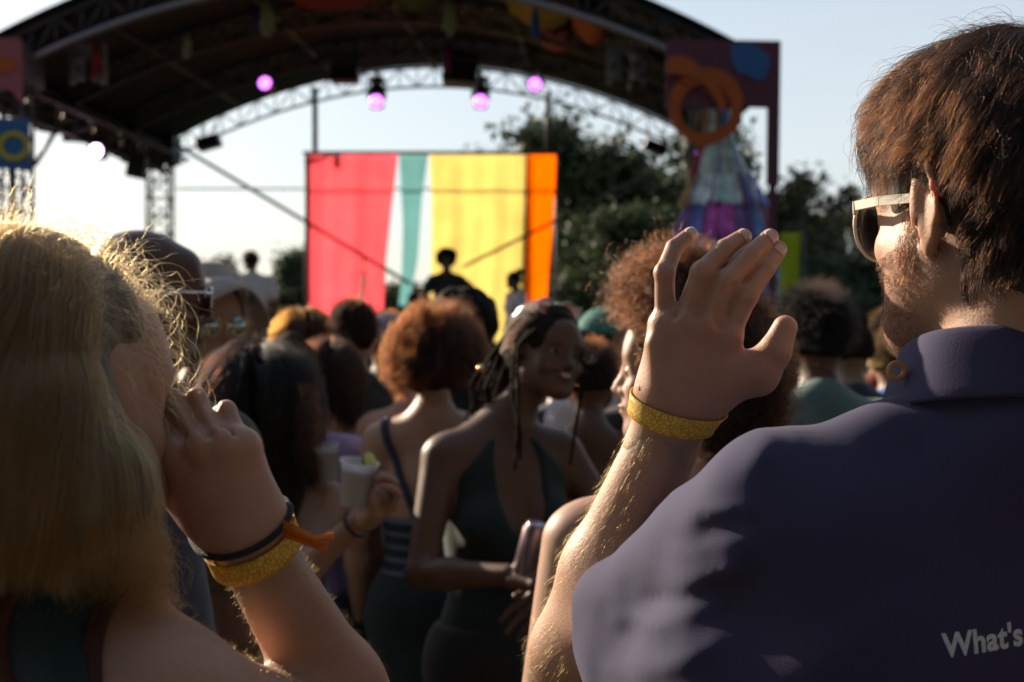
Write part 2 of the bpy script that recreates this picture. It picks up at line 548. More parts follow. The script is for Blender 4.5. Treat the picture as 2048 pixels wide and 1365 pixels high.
def cloth(name, label, left, right, colr, seed, tl=.85, Y=18.0):
    """hanging cloth; left and right are [(px,py)...] edges from top to bottom"""
    m = mat(name + '_fabric', colr, .8, noise=.05, nscale=3, transl=tl, bump=.15, bscale=200)
    rows, cols = 40, 34
    lp = np.array(left, float); rp_ = np.array(right, float)
    v = []; r_ = np.random.default_rng(seed); ph = r_.uniform(0, 6, 4)
    for i in range(rows):
        t = i / (rows - 1)
        yl = lp[0, 1] + (lp[-1, 1] - lp[0, 1]) * t; yr = rp_[0, 1] + (rp_[-1, 1] - rp_[0, 1]) * t
        xl = np.interp(yl, lp[:, 1], lp[:, 0]); xr = np.interp(yr, rp_[:, 1], rp_[:, 0])
        for j in range(cols):
            s = j / (cols - 1)
            p = P(xl + (xr - xl) * s, yl + (yr - yl) * s, Y)
            wd = (xr - xl) / FPX * Y
            p[1] += (.006 + .012 * t) * (math.sin(s * wd * 9 + ph[0]) + .5 * math.sin(s * wd * 23 + ph[1] + t * 2)) * min(1, wd * 2)
            v.append(p)
    f = [(i * cols + j, i * cols + j + 1, (i + 1) * cols + j + 1, (i + 1) * cols + j) for i in range(rows - 1) for j in range(cols - 1)]
    o = mesh_obj(name, v, f, m)
    sm = o.modifiers.new('thickness', 'SOLIDIFY'); sm.thickness = .002
    return tag(o, label, 'backdrop cloth')
cloth('backdrop_cloth', 'wide coral pink cloth hanging at the left end of the backdrop', [(612, 310), (614, 450), (612, 720)], [(796, 310), (785, 400), (772, 520), (764, 720)], (.93, .29, .33), 1, .96)
cloth('backdrop_cloth', 'narrow teal cloth strip twisting down between pink and yellow cloths', [(798, 310), (806, 450), (803, 560), (797, 612)], [(856, 310), (843, 400), (835, 520), (817, 614)], (.33, .53, .54), 2, .96)
cloth('backdrop_cloth', 'widest yellow cloth hanging behind the standing performer', [(859, 310), (864, 420), (862, 560), (846, 720)], [(1053, 310), (1050, 420), (1046, 560), (1042, 720)], (.79, .70, .36), 3, .96)
cloth('backdrop_cloth', 'thin black cloth strip between yellow and orange cloths', [(1053, 311), (1051, 450), (1048, 600), (1046, 720)], [(1058, 311), (1058, 450), (1057, 600), (1056, 720)], (.012, .012, .012), 4, .0, 18.04)
cloth('backdrop_cloth', 'bright orange cloth hanging at the right end of the backdrop', [(1057, 310), (1057, 450), (1054, 600), (1052, 720)], [(1114, 310), (1108, 420), (1096, 560), (1086, 720)], (.96, .36, .01), 5, .96)

# light stand with splayed legs in front of the pink cloth
st_ = empty('light_stand', (P(728, 0, 17.3)[0], 17.3, 1.0), 'thin black tripod stand in front of the pink cloth', 'stand')
q_ = P(728, 0, 17.3)[0]; top_ = P(728, 518, 17.3)[2]
mb = MB(); mb.tube([(q_, 17.3, 1.35), (q_, 17.3, top_)], .012, 6); mb.build('pole', M['darkmetal'], st_, True)
for a_ in (.3, 2.4, 4.4):
    mb = MB(); mb.tube([(q_, 17.3, top_ - .12), (q_ + .30 * math.cos(a_), 17.3 + .30 * math.sin(a_), 1.02)], .010, 6); mb.build('leg', M['darkmetal'], st_, True)
# ------------------------------------------------------------------ lamps
M['purple'] = mat('purple_lens', (.6, .1, .8), .3, emit=(.66, .16, 1.0), es=2.1)
M['white_lens'] = mat('pale_violet_lens', (.8, .6, 1), .3, emit=(.95, .62, 1.0), es=5)
def par(px, py, Y, r, label, lens='purple', up=.28, tilt=0, facing=1, kind=0, c=.10):
    p = P(px, py, Y)
    root = empty('stage_light', p, label, 'stage light', 'stage lights under the roof')
    R = rotm(0, -90 + tilt, 0)          # local z -> towards the camera
    R = np.array([[1, 0, 0], [0, 0, -1], [0, 1, 0]]) @ rotm(0, tilt, 0)
    mb = MB(); mb.lathe([(r * .55, -.30), (r * .75, -.28), (r * .85, -.12), (r * 1.1, -.02), (r * 1.1, .03), (r * .95, .03), (r * .95, .0)], p, R); mb.build('can', M['darkmetal'], root, True)
    mb = MB(); mb.lathe([(.001, .012), (r * .7, .010), (r * .94, .002), (r * .94, -.01)], p, R); mb.build('lens', M[lens], root, True)
    mb = MB()
    for s in (-1, 1):
        mb.tube([p + (s * r * 1.2, .1, 0), p + (s * r * 1.2, .1, up * .7), p + (0, .1, up)], .013, 6)
    mb.tube([p + (0, .1, up - .01), p + (0, .1, up + c)], .02, 6)
    mb.build('yoke', M['darkmetal'], root, True)
    return root
par(530, 167, 15.3, .072, 'glowing purple stage light high on the left of the arch', up=.2)
par(1070, 169, 15.3, .072, 'glowing purple stage light high on the right of the arch', up=.2)
def mover(px, py, Y, label):
    p = P(px, py, Y); root = empty('stage_light', p, label, 'stage light', 'stage lights under the roof')
    mb = MB(); mb.lathe([(.05, -.14), (.085, -.13), (.095, -.02), (.10, .10), (.085, .17), (.04, .19)], p + (0, .05, .06), rotm(0, 12, 0)); mb.build('head', M['darkmetal'], root, True)
    R = np.array([[1, 0, 0], [0, 0, -1], [0, 1, 0]]) @ rotm(0, -18, 0)
    mb = MB(); mb.lathe([(.001, .09), (.055, .08), (.08, .05), (.083, 0), (.07, -.03)], p + (0, -.02, -.0), R); mb.build('lens', M['purple'], root, True)
    mb = MB(); mb.box(p + (0, .05, .30), (.19, .15, .07))
    for s in (-1, 1): mb.box(p + (s * .112, .05, .17), (.02, .07, .24))
    mb.tube([p + (0, .05, .33), p + (0, .05, .42)], .03, 8); mb.build('yoke', M['darkmetal'], root)
mover(753, 205, 18.6, 'purple lit black moving light left of the arch centre')
mover(961, 205, 18.6, 'purple lit black moving light right of the arch centre')
par(192, 303, 15.8, .085, 'brightest violet white light at the left eave of the stage', 'white_lens', up=.25)
par(1391, 314, 15.5, .055, 'small violet light beside the foil dress tower', up=.16)
def speaker(px, py, Y, w, h, rz, label, name='hanging_speaker', cat='speaker', up=.35):
    p = P(px, py, Y); root = empty(name, p, label, cat)
    R = rotm(0, 0, rz)
    mb = MB(); mb.box(p, (w, w * .8, h), R); o = mb.build('cabinet', M['darkmetal'], root)
    bv = o.modifiers.new('b', 'BEVEL'); bv.width = .02; bv.segments = 2
    mb = MB(); mb.box(p + R @ np.array((0, -w * .4 - .006, 0)), (w * .86, .012, h * .84), R); mb.build('grille', M['skirt'], root)
    for s in (-1, 1):
        mb = MB(); mb.tube([p + (s * w * .3, 0, h * .4), p + (s * w * .3, 0, h * .4 + up)], .012, 6)
        mb.build('hanger', M['darkmetal'], root)
speaker(690, 148, 17.3, .34, .22, 0, 'black box hung from the arch left of centre')
speaker(921, 142, 17.3, .42, .34, 6, 'black box hung from the arch right of centre')
speaker(418, 286, 18.4, .30, .16, -16, 'black flat flood lamp tilted below the arch at left', 'flood_lamp', 'flood lamp', .2)
speaker(1311, 296, 18.4, .30, .14, 22, 'black flat flood lamp tilted below the arch at right', 'flood_lamp', 'flood lamp', .2)
speaker(274, 335, 17.2, .22, .26, 12, 'black lamp box hung below the left eave by the rear tower', 'flood_lamp', 'flood lamp', .15)
M['grey'] = mat('grey_case', (.16, .18, .2), .6, noise=.2)
# pale frame boxes hung under the front corners of the roof
def frame_box(px, py, Y, w, h, label, colr):
    p = P(px, py, Y); root = empty('lighting_batten', p, label, 'lighting rig')
    mb = MB()
    for s in (-1, 1): mb.box(p + (s * w / 2, 0, 0), (.05, .06, h)); mb.box(p + (s * w / 5, 0, -.04), (.04, .05, h * .6))
    mb.box(p + (0, 0, h * .3), (w - .054, .05, .06)); mb.box(p + (0, 0, h * .5), (w * 1.1, .05, .05)); mb.build('bracket', M['grey'], root)
    for i in range(4):
        mb = MB(); q = p + ((i % 2 - .5) * w * .62, -.055, (.1 - (i // 2) * .42) * h)
        mb.lathe([(.05, -.03), (.06, 0), (.045, .03)], q, np.array([[1, 0, 0], [0, 0, -1], [0, 1, 0]])); mb.build('lamp_head', colr, root, True)
frame_box(1253, 125, 13.9, .34, .42, 'grey lighting bracket under the right front of the roof', M['grey'])
frame_box(176, 130, 13.9, .30, .38, 'pale lighting bracket with red cloth under the left front of the roof', M['grey'])

# hanging tassels
def tassel(px, py, Y, w, h, colr, label, n=14):
    p = P(px, py, Y); top = h / 2
    root = empty('tassel', p, label, 'tassel', 'tassels hung under the roof')
    m = mat('tassel_foil', colr, .5, noise=.25, nscale=30, transl=.35)
    mb = MB(); r_ = np.random.default_rng(int(px))
    for i in range(n):
        a = r_.uniform(0, 6.28); rr = w * .5 * math.sqrt(r_.uniform(0, 1)); x, y = rr * math.cos(a), rr * math.sin(a)
        ln = h * r_.uniform(.75, 1)
        pts = [p + (x * .3, y * .3, top), p + (x * .8, y * .8, top - ln * .4), p + (x + r_.normal() * .015, y, top - ln)]
        mb.tube(pts, [.008, .014, .010], 4)
    mb.build('fringe', m, root, True)
    ztop = min(arch(p[0] - cx(Y)) + .04, 6)
    mb = MB(); mb.tube([p + (0, 0, top - .02), (p[0], p[1], ztop)], .006, 5); mb.build('cord', M['skirt'], root)
tassel(373, 92, 14.2, .09, .26, (.45, .52, .42), 'small pale tassel hung under the left of the roof')
tassel(534, 35, 14.0, .11, .36, (.50, .58, .38), 'large pale tassel left of the roof centre')
tassel(900, 35, 14.0, .13, .38, (.48, .56, .36), 'large pale tassel right of the roof centre')
tassel(1071, 46, 14.0, .09, .30, (.04, .22, .70), 'bright blue tassel hung under the right of the roof')
tassel(895, 118, 15.0, .07, .32, (.35, .03, .25), 'magenta tassel hung near the roof centre')
tassel(193, 122, 13.8, .09, .36, (.45, .04, .08), 'red tassel hung beside the left lighting bracket')
tassel(508, 34, 15, .07, .22, (.12, .04, .35), 'dark violet tassel behind the pale one at left')
# coloured cloth swags slung under the crown of the roof
def swag(px0, px1, py, Y0, Y1, drop, colr, label):
    m = mat('swag_fabric', colr, .8, noise=.2, nscale=2, transl=.5)
    rows, cols = 14, 26; v = []
    a = P(px0, py, Y0); b = P(px1, py, Y0)
    for i in range(rows):
        s = i / (rows - 1); Y = Y0 + (Y1 - Y0) * s
        for j in range(cols):
            t = j / (cols - 1); x = (a[0] + (b[0] - a[0]) * t) + cx(Y) - cx(Y0)
            z = arch(x - cx(Y)) - .03 - drop * (math.sin(math.pi * t) ** .8) * (.8 + .2 * math.sin(s * 9)) - .02 * math.sin(s * 21 + t * 3)
            v.append((x, Y, z))
    f = [(i * cols + j, i * cols + j + 1, (i + 1) * cols + j + 1, (i + 1) * cols + j) for i in range(rows - 1) for j in range(cols - 1)]
    o = mesh_obj('ceiling_swag', v, f, m); sm = o.modifiers.new('t', 'SOLIDIFY'); sm.thickness = .003
    tag(o, label, 'cloth swag', 'cloth swags under the stage roof')
swag(545, 735, 20, 13.9, 15.0, .12, (.30, .025, .015), 'dark red cloth swag under the roof left of centre')
swag(1000, 1130, 20, 13.8, 15.0, .14, (.42, .33, .02), 'mustard yellow cloth swag under the roof right of centre')
swag(1140, 1210, 40, 13.9, 15.1, .12, (.5, .14, .01), 'burnt orange cloth swag under the roof at right')
swag(1060, 1140, 40, 15.1, 16.1, .12, (.35, .08, .12), 'dull pink cloth swag behind the yellow one')
swag(760, 860, 0, 14.2, 15.2, .1, (.10, .16, .03), 'olive green cloth swag under the roof centre')

# ------------------------------------------------------------------ painted boards either side of the stage
M['plum'] = mat('plum_paint', (.11, .028, .055), .6, noise=.1, nscale=3)
M['orange'] = mat('orange_paint', (.40, .085, .012), .55, noise=.08, nscale=3)
M['blue'] = mat('blue_paint', (.030, .12, .33), .55, noise=.08, nscale=3)
M['yellowp'] = mat('yellow_paint', (.42, .36, .03), .55)
M['pinkp'] = mat('dusty_pink_paint', (.33, .09, .12), .6, noise=.1, nscale=3)
M['wood'] = mat('raw_batten', (.18, .12, .07), .7, noise=.2)
def poly(pts, Y): return [(P(x, y, Y)[0], P(x, y, Y)[2]) for x, y in pts]
def blob(cxp, cyp, rx, ry, ph, n=48, w=.08):
    return [(cxp + rx * (1 + w * math.sin(3 * t + ph) + w * .6 * math.sin(5 * t + ph * 2)) * math.cos(t),
             cyp + ry * (1 + w * math.sin(3 * t + ph) + w * .6 * math.sin(5 * t + ph * 2)) * math.sin(t)) for t in np.linspace(0, 2 * math.pi, n, endpoint=False)]
Yb = 12.4
bd = empty('painted_board', (P(1445, 0, Yb)[0], Yb, 0), 'plum board with orange rings and blue blob right of the stage', 'painted board')
mb = MB()
outer = [(1332, 78), (1562, 82), (1558, 372), (1533, 370), (1535, 216), (1480, 214), (1478, 218), (1332, 218)]
mb.plate(poly(outer, Yb), Yb, .03); mb.build('board', M['plum'], bd)
mb = MB(); bl = [(1462, 92), (1480, 84), (1502, 86), (1520, 98), (1536, 112), (1540, 130), (1534, 150), (1524, 162), (1506, 158), (1494, 150), (1476, 146), (1466, 128), (1461, 108)]
mb.plate(poly(bl, Yb), Yb - .012, .009); mb.build('blue_shape', M['blue'], bd)
# ring: outer and inner outline, built as a band
def band(outer, inner, Y, th, m, name, parent):
    n = len(outer); o = poly(outer, Y); i_ = poly(inner, Y)
    vs = [(x, Y, z) for x, z in o] + [(x, Y, z) for x, z in i_] + [(x, Y + th, z) for x, z in o] + [(x, Y + th, z) for x, z in i_]
    fs = []
    for k in range(n):
        l = (k + 1) % n
        fs += [(k, l, n + l, n + k), (2 * n + l, 2 * n + k, 3 * n + k, 3 * n + l), (l, k, 2 * n + k, 2 * n + l), (n + k, n + l, 3 * n + l, 3 * n + k)]
    return mesh_obj(name, vs, fs, m, parent, smooth=False)
def resamp(pts, n=60):
    pts = np.array(pts + [pts[0]], float); d = np.r_[0, np.cumsum(np.linalg.norm(np.diff(pts, axis=0), axis=1))]
    t = np.linspace(0, d[-1], n, endpoint=False)
    q = np.stack([np.interp(t, d, pts[:, 0]), np.interp(t, d, pts[:, 1])], 1)
    for _ in range(2): q = (np.roll(q, 1, 0) + 2 * q + np.roll(q, -1, 0)) / 4
    return [tuple(x) for x in q]
band(resamp([(1338, 190), (1352, 165), (1380, 145), (1410, 133), (1445, 140), (1475, 162), (1487, 195), (1484, 230), (1476, 262), (1440, 282), (1404, 298), (1385, 285), (1352, 262), (1338, 230)]),
     resamp([(1362, 205), (1372, 185), (1392, 172), (1418, 166), (1438, 172), (1452, 188), (1462, 208), (1462, 235), (1450, 252), (1425, 262), (1402, 268), (1382, 262), (1366, 245), (1360, 225)]),
     Yb - .03, .018, M['orange'], 'orange_ring', bd)
band(resamp([(1333, 118), (1350, 110), (1378, 114), (1396, 128), (1410, 150), (1440, 175), (1454, 205), (1450, 222), (1440, 222), (1425, 190), (1398, 172), (1376, 168), (1352, 160), (1333, 150)]),
     resamp([(1334, 149), (1352, 148), (1366, 150), (1380, 152), (1394, 160), (1412, 172), (1430, 196), (1440, 219), (1441, 220), (1424, 192), (1398, 173), (1376, 169), (1352, 161), (1334, 150)]),
     Yb - .046, .014, M['orange'], 'orange_ribbon', bd)
for px in (1545,):
    a = P(px, 215, Yb + .06); mb = MB(); mb.box((a[0], a[1], a[2] / 2), (.06, .05, a[2])); mb.build('post', M['plum'], bd)
# left boards
Yl = 12.4
bl_ = empty('painted_board', (P(0, 0, Yl)[0], Yl, 0), 'dusty pink board with orange patch at the far left of the stage', 'painted board')
mb = MB(); mb.plate(poly([(-190, 74), (41, 76), (43, 160), (40, 205), (20, 180), (-190, 180)], Yl), Yl, .03); mb.build('board', M['pinkp'], bl_)
mb = MB(); mb.plate(poly(blob(10, 130, 24, 16, 1.), Yl), Yl - .012, .009); mb.build('orange_shape', M['orange'], bl_)
a = P(-120, 100, Yl); mb = MB(); mb.box((a[0], a[1] + .06, a[2] / 2), (.06, .05, a[2])); mb.build('post', M['pinkp'], bl_)
b2 = empty('painted_board', (P(10, 0, Yl)[0], Yl, 0), 'blue board with yellow arc fixed low on the left tower', 'painted board')
mb = MB(); mb.plate(poly([(-120, 236), (62, 240), (65, 345), (30, 340), (-120, 335)], Yl), Yl - .06, .03); mb.build('board', M['blue'], b2)
ang = np.linspace(0, 2 * math.pi, 40, endpoint=False)
band([(27 + 33 * math.cos(t), 292 + 30 * math.sin(t)) for t in ang], [(27 + 22 * math.cos(t), 292 + 19 * math.sin(t)) for t in ang], Yl - .075, .012, M['yellowp'], 'yellow_arc', b2)
for px in (-60, 25):
    a = P(px, 300, Yl + .02); mb = MB(); mb.box((a[0], a[1], a[2] / 2), (.05, .05, a[2])); mb.build('post', M['darkmetal'], b2)

# foil fringe dress tower
def foil(name, colr, rough=.35):
    return mat(name, colr, rough, metal=.35, noise=.3, nscale=9, transl=.35)
ft = empty('fringe_tower', (P(1450, 0, 12.9)[0], 12.9, 0), 'tiered foil fringe tower in silver, blue and magenta beneath the plum board', 'fringe tower')
mb = MB(); c0 = P(1440, 225, 12.9); mb.tube([(c0[0], 12.9, 0), (c0[0], 12.9, c0[2])], .03, 10); mb.build('pole', M['alu'], ft, True)
FM = [foil('silver_foil', (.66, .78, .70)), foil('teal_foil', (.42, .66, .62)), foil('blue_foil', (.16, .28, .66)), foil('magenta_foil', (.66, .12, .50)),
      foil('violet_foil', (.20, .14, .46)), foil('gold_foil', (.45, .32, .10)), foil('red_foil', (.28, .03, .05)), foil('skyblue_foil', (.14, .34, .62))]
tiers = [  # centre px, top py, bottom py, top half-width px, bottom half-width px, colour runs left to right
    (1437, 212, 272, 26, 30, [5, 0, 5, 7, 2, 0]),
    (1437, 268, 350, 30, 56, [6, 0, 1, 0, 0, 1, 0]),
    (1446, 348, 412, 64, 84, [5, 0, 0, 1, 0, 0, 4, 2]),
    (1448, 402, 478, 82, 96, [4, 2, 3, 3, 3, 4, 7, 6]),
    (1450, 462, 560, 92, 112, [6, 2, 3, 4, 7, 2, 5, 2]),
    (1452, 545, 690, 106, 120, [2, 7, 2, 4, 2, 7])]
for ti, (cxp, y0, y1, w0, w1, runs) in enumerate(tiers):
    n = 110; vs = []; fs = []; ms = []; w0 *= .88; w1 *= 1.06
    r_ = np.random.default_rng(40 + ti)
    for k in range(n):
        a = 2 * math.pi * k / n; da = math.pi / n * 1.05
        jl = r_.uniform(-.03, .03)
        for (w, y, j) in ((w0, y0, 0), ((w0 + w1) / 2 * 1.02, (y0 + y1) / 2, 0), (w1, y1, jl)):
            for sg in (-1, 1):
                A = a + sg * da
                R_ = PR(w, 12.9) * (1 + (.03 if k % 2 else 0)) + r_.uniform(-.006, .006)
                cc = P(cxp, y, 12.9)
                vs.append((cc[0] + R_ * math.cos(A), 12.9 + R_ * math.sin(A) * .8, cc[2] + j))
        b = k * 6
        fs += [(b, b + 1, b + 3, b + 2), (b + 2, b + 3, b + 5, b + 4)]
        s = (math.cos(a) + 1) / 2; mi = runs[min(len(runs) - 1, int(s * len(runs)))]
        if r_.uniform() < .12: mi = int(r_.choice([0, 2, 4, 6, 5]))
        ms += [mi, mi]
    o = mesh_obj('fringe_tier', np.array(vs), np.array(fs), FM, ft, False, ms); o['kind'] = 'stuff'
# green flag panel
fl = empty('flag_banner', (P(1606, 0, 9.5)[0], 9.5, 0), 'narrow lime green flag on a pole right of the fringe tower', 'flag')
mb = MB(); a = P(1604, 462, 9.5); mb.tube([(a[0], 9.5, 0), a], .014, 8); mb.build('pole', M['darkmetal'], fl, True)
mb = MB(); vs = []
for i in range(16):
    for j in range(6):
        p = P(1560 + 42 * j / 5, 466 + 190 * i / 15, 9.5); p[1] += .02 * math.sin(j * 1.1 + i * .25); vs.append(p)
mb.add(vs, [(i * 6 + j, i * 6 + j + 1, (i + 1) * 6 + j + 1, (i + 1) * 6 + j) for i in range(15) for j in range(5)])
o = mb.build('flag', mat('lime_flag', (.42, .52, .05), .8, transl=.6), fl, True); o.modifiers.new('t', 'SOLIDIFY').thickness = .002

# DJ table on the stage
dj = empty('dj_table', (P(880, 0, 16)[0], 16, 1.0), 'black draped performance table with decks on the stage', 'table')
tx = P(880, 0, 16)[0]
mb = MB(); mb.box((tx, 16, 1.45), (1.6, .6, .04)); mb.build('tabletop', M['skirt'], dj)
mb = MB()
for i in range(24): mb.box((tx - .79 + i * .0687, 15.69 + .012 * math.sin(i * 2), 1.215), (.069, .012, .43))
mb.build('drape', M['skirt'], dj)
for dx in (-.5, .5):
    mb = MB(); mb.box((tx + dx, 16, 1.50), (.36, .36, .06)); o = mb.build('deck_player', M['darkmetal'], dj)
    mb = MB(); mb.lathe([(.13, 0), (.13, .012), (.12, .014)], (tx + dx, 16, 1.532)); mb.build('platter', M['alu'], dj, True)
mb = MB(); mb.box((tx, 16, 1.51), (.3, .34, .08)); mb.build('mixer', M['darkmetal'], dj)

# ------------------------------------------------------------------ trees
M['leaf'] = mat('leaf', (.025, .040, .014), .6, col2=(.055, .075, .028), nscale=.8, transl=.25)
M['leaf2'] = mat('olive_leaf', (.04, .048, .02), .6, col2=(.07, .075, .03), nscale=.8, transl=.25)
M['bark'] = mat('bark', (.06, .045, .032), .9, noise=.3, nscale=5, bump=.5, bscale=12)
def tree_meshes(seed, H, W, nl, dens, leafs, m):
    r_ = np.random.default_rng(seed)
    mb = MB(); tips = []
    def limb(p, d, L, r, lev):
        pts = [p]; n = 5
        for i in range(n):
            d = d + r_.normal(size=3) * .13 + np.array([0, 0, .04]); d = d / np.linalg.norm(d)
            p = p + d * L / n; pts.append(p)
            if lev >= 2: tips.append(p)
        mb.tube(pts, [r * (1 - .55 * i / n) for i in range(n + 1)], 6 if lev else 9, cap=False)
        tips.append(p)
        if lev < 3:
            for k in range(4 if lev == 0 else 3):
                q = pts[r_.integers(2, n + 1)]
                a = r_.uniform(0, 6.28); e = r_.uniform(.1, .9)
                nd = np.array([math.cos(a) * math.cos(e), math.sin(a) * math.cos(e), math.sin(e)])
                limb(q, nd, L * r_.uniform(.5, .75), r * .5, lev + 1)
    limb(np.zeros(3), np.array([0, 0, 1.]), H * .38, H * .022, 0)
    tips = np.array(tips)
    sx = W / 2 / (np.abs(tips[:, :2]).max() + .1); sz = H / (tips[:, 2].max() + .3)
    S = np.array([sx, sx, sz])
    tips = tips * S
    bv = np.array(mb.v) * S
    cl = []
    for t in tips[r_.permutation(len(tips))[:nl]]:
        rad_ = r_.uniform(.35, .95) * W / 7
        n = int(dens * r_.uniform(.5, 1.3))
        g_ = r_.normal(size=(n, 3)) * np.array([1, 1, .75]) * rad_ * .55
        cl.append(t + g_)
    c = np.concatenate(cl); n = len(c)
    a = r_.normal(size=(n, 3)); a /= np.linalg.norm(a, axis=1)[:, None]
    b = np.cross(a, r_.normal(size=(n, 3))); b /= np.linalg.norm(b, axis=1)[:, None]
    s = (leafs * r_.uniform(.6, 1.3, n))[:, None]
    v = np.stack([c - a * s, c + b * s * .45, c + a * s, c - b * s * .45], 1).reshape(-1, 3)
    f = np.arange(4 * n).reshape(-1, 4)
    return bv, mb.f, v, f, m
TM = [tree_meshes(s, 8, 7, 100, 190, .16, M['leaf']) for s in (1, 2)] + [tree_meshes(3, 8, 6, 60, 80, .16, M['leaf2'])]
tree_proto = []
def make_tree(k, x, Y, H, label, rot, wscale=1., group='trees behind the stage'):
    if k >= len(tree_proto) or tree_proto[k] is None:
        while len(tree_proto) <= k: tree_proto.append(None)
        bv, bf, v, f, m = TM[k]
        root = empty('tree', (0, 0, 0))
        mesh_obj('trunk', bv, bf, M['bark'], root)
        o = mesh_obj('crown', v, f, m, root, smooth=False)
        tree_proto[k] = root
    else:
        root = copy_tree(tree_proto[k])
    s = H / 8.
    root.location = (x, Y, 0); root.scale = (s * wscale, s * wscale, s); root.rotation_euler = (0, 0, rot)
    tag(root, label, 'tree', group)
def TX(px, Y): return (px - 1024) / FPX * Y
def TH(py, Y): return CAMZ + (682.5 - py) / FPX * Y
for i, (px, py, Y, k, ws, lab) in enumerate([
    (1150, 262, 42, 0, 1.0, 'tall dark tree just right of the orange cloth'),
    (1265, 240, 44, 1, 1.0, 'tallest dark tree, showing under the right of the arch'),
    (1375, 268, 46, 0, .95, 'dark tree behind the foil fringe tower'),
    (1470, 385, 45, 1, 1.0, 'dark tree between the fringe tower and the plum post'),
    (1585, 335, 42, 2, .9, 'loose crowned tree right of the plum board'),
    (1665, 395, 48, 2, 1.0, 'open tree with sky gaps left of the sunglasses man'),
    (1740, 420, 50, 2, 1.1, 'lower open tree behind the sunglasses of the man'),
    (1640, 500, 38, 0, 1.3, 'low dense tree under the open crowns at right'),
    (1760, 500, 40, 1, 1.3, 'low dense tree behind the man at far right'),
    (1050, 300, 55, 2, .8, 'thin crowned tree peeping over the yellow cloth'),
    (975, 290, 60, 2, .5, 'slender tree top peeping over the backdrop bar'),
    (575, 488, 44, 0, .75, 'small pointed tree left of the pink cloth'),
    (520, 530, 46, 1, 1.4, 'low rounded tree behind the man in the white shirt'),
    (440, 505, 48, 2, .9, 'small thin tree left of the man in the white shirt'),
    (640, 560, 42, 1, 1.6, 'low tree seen between the pink and teal cloths'),
    (840, 560, 42, 0, 1.6, 'low tree seen below the teal cloth'),
    (1330, 420, 36, 1, 1.3, 'low dense tree right of the orange cloth'),
    (1180, 430, 36, 0, 1.3, 'low dense tree beside the orange cloth'),
    (1215, 275, 49, 1, 1.1, 'dark tree filling the gap between the two tall right-hand trees'),
    (1330, 285, 43, 0, 1.1, 'dark tree just left of the foil fringe tower'),
    (1100, 330, 46, 1, .9, 'dark tree directly behind the orange cloth edge'),
    (485, 545, 44, 1, 1.3, 'low rounded tree at the left of the stage horizon'),
    (605, 520, 47, 0, 1.0, 'low tree touching the left edge of the pink cloth'),
    (350, 600, 60, 0, 2.2, 'low far tree seen past the left rear tower'),
    (1950, 520, 60, 1, 2.0, 'low far tree hidden beyond the man at right')]):
    make_tree(k, TX(px, Y), Y, TH(py, Y), lab, i * 1.7, ws)
# far tree line
r_ = np.random.default_rng(5); n = 16000
x = r_.uniform(-70, 90, n); z = np.abs(r_.normal(size=n)) * .9 * (1.6 + .6 * np.sin(x * .21) + .4 * np.sin(x * .53)) ; y = 95 + r_.normal(size=n) * 2
c = np.stack([x, y, z], 1); a = r_.normal(size=(n, 3)) * .45; b = r_.normal(size=(n, 3)) * .3
tl = mesh_obj('hedgerow', np.stack([c - a, c + b, c + a, c - b], 1).reshape(-1, 3), np.arange(4 * n).reshape(-1, 4), M['leaf'], smooth=False)
tag(tl, 'low dark hedgerow along the far edge of the field', 'hedgerow', kind='stuff')

# unseen trees added behind and beside the camera to cut the sky light
for i in range(17):
    a = rad(96 + i * 13.5) if i < 17 else 0
    a = rad(75 + i * 12.5)
    d = 15 + 2.5 * math.sin(i * 2.3)
    make_tree(i % 2, d * math.sin(a), d * math.cos(a), 15.5 + 1.5 * math.sin(i * 1.9), 'tall tree added out of view to block sky light from the crowd', i * 2.1, .95, 'trees added out of view')

# ================================================================== PEOPLE
SK = {}
def skin(name, col, sss=.25, rough=.5):
    SK[name] = mat('skin_' + name, col, rough, noise=.09, nscale=14, bump=.14, bscale=420, sss=sss, sssr=(1, .28, .12), sssc=.013, spec=.4)
skin('fair', (.40, .235, .165), .3); skin('rosy', (.42, .25, .18), .35); skin('tan', (.30, .175, .12)); skin('brown', (.115, .058, .036), .15, .45)
skin('deep', (.085, .042, .026), .12, .38)
M['eye'] = mat('eye_white', (.32, .30, .28), .35); M['iris'] = mat('dark_iris', (.03, .018, .01), .1)
M['teeth'] = mat('teeth', (.75, .72, .66), .3); M['lip'] = mat('lip', (.30, .10, .08), .4, sss=.2)
M['lipd'] = mat('dark_lip', (.10, .035, .03), .4); M['nail'] = mat('fingernail', (.62, .40, .32), .25, sss=.2)

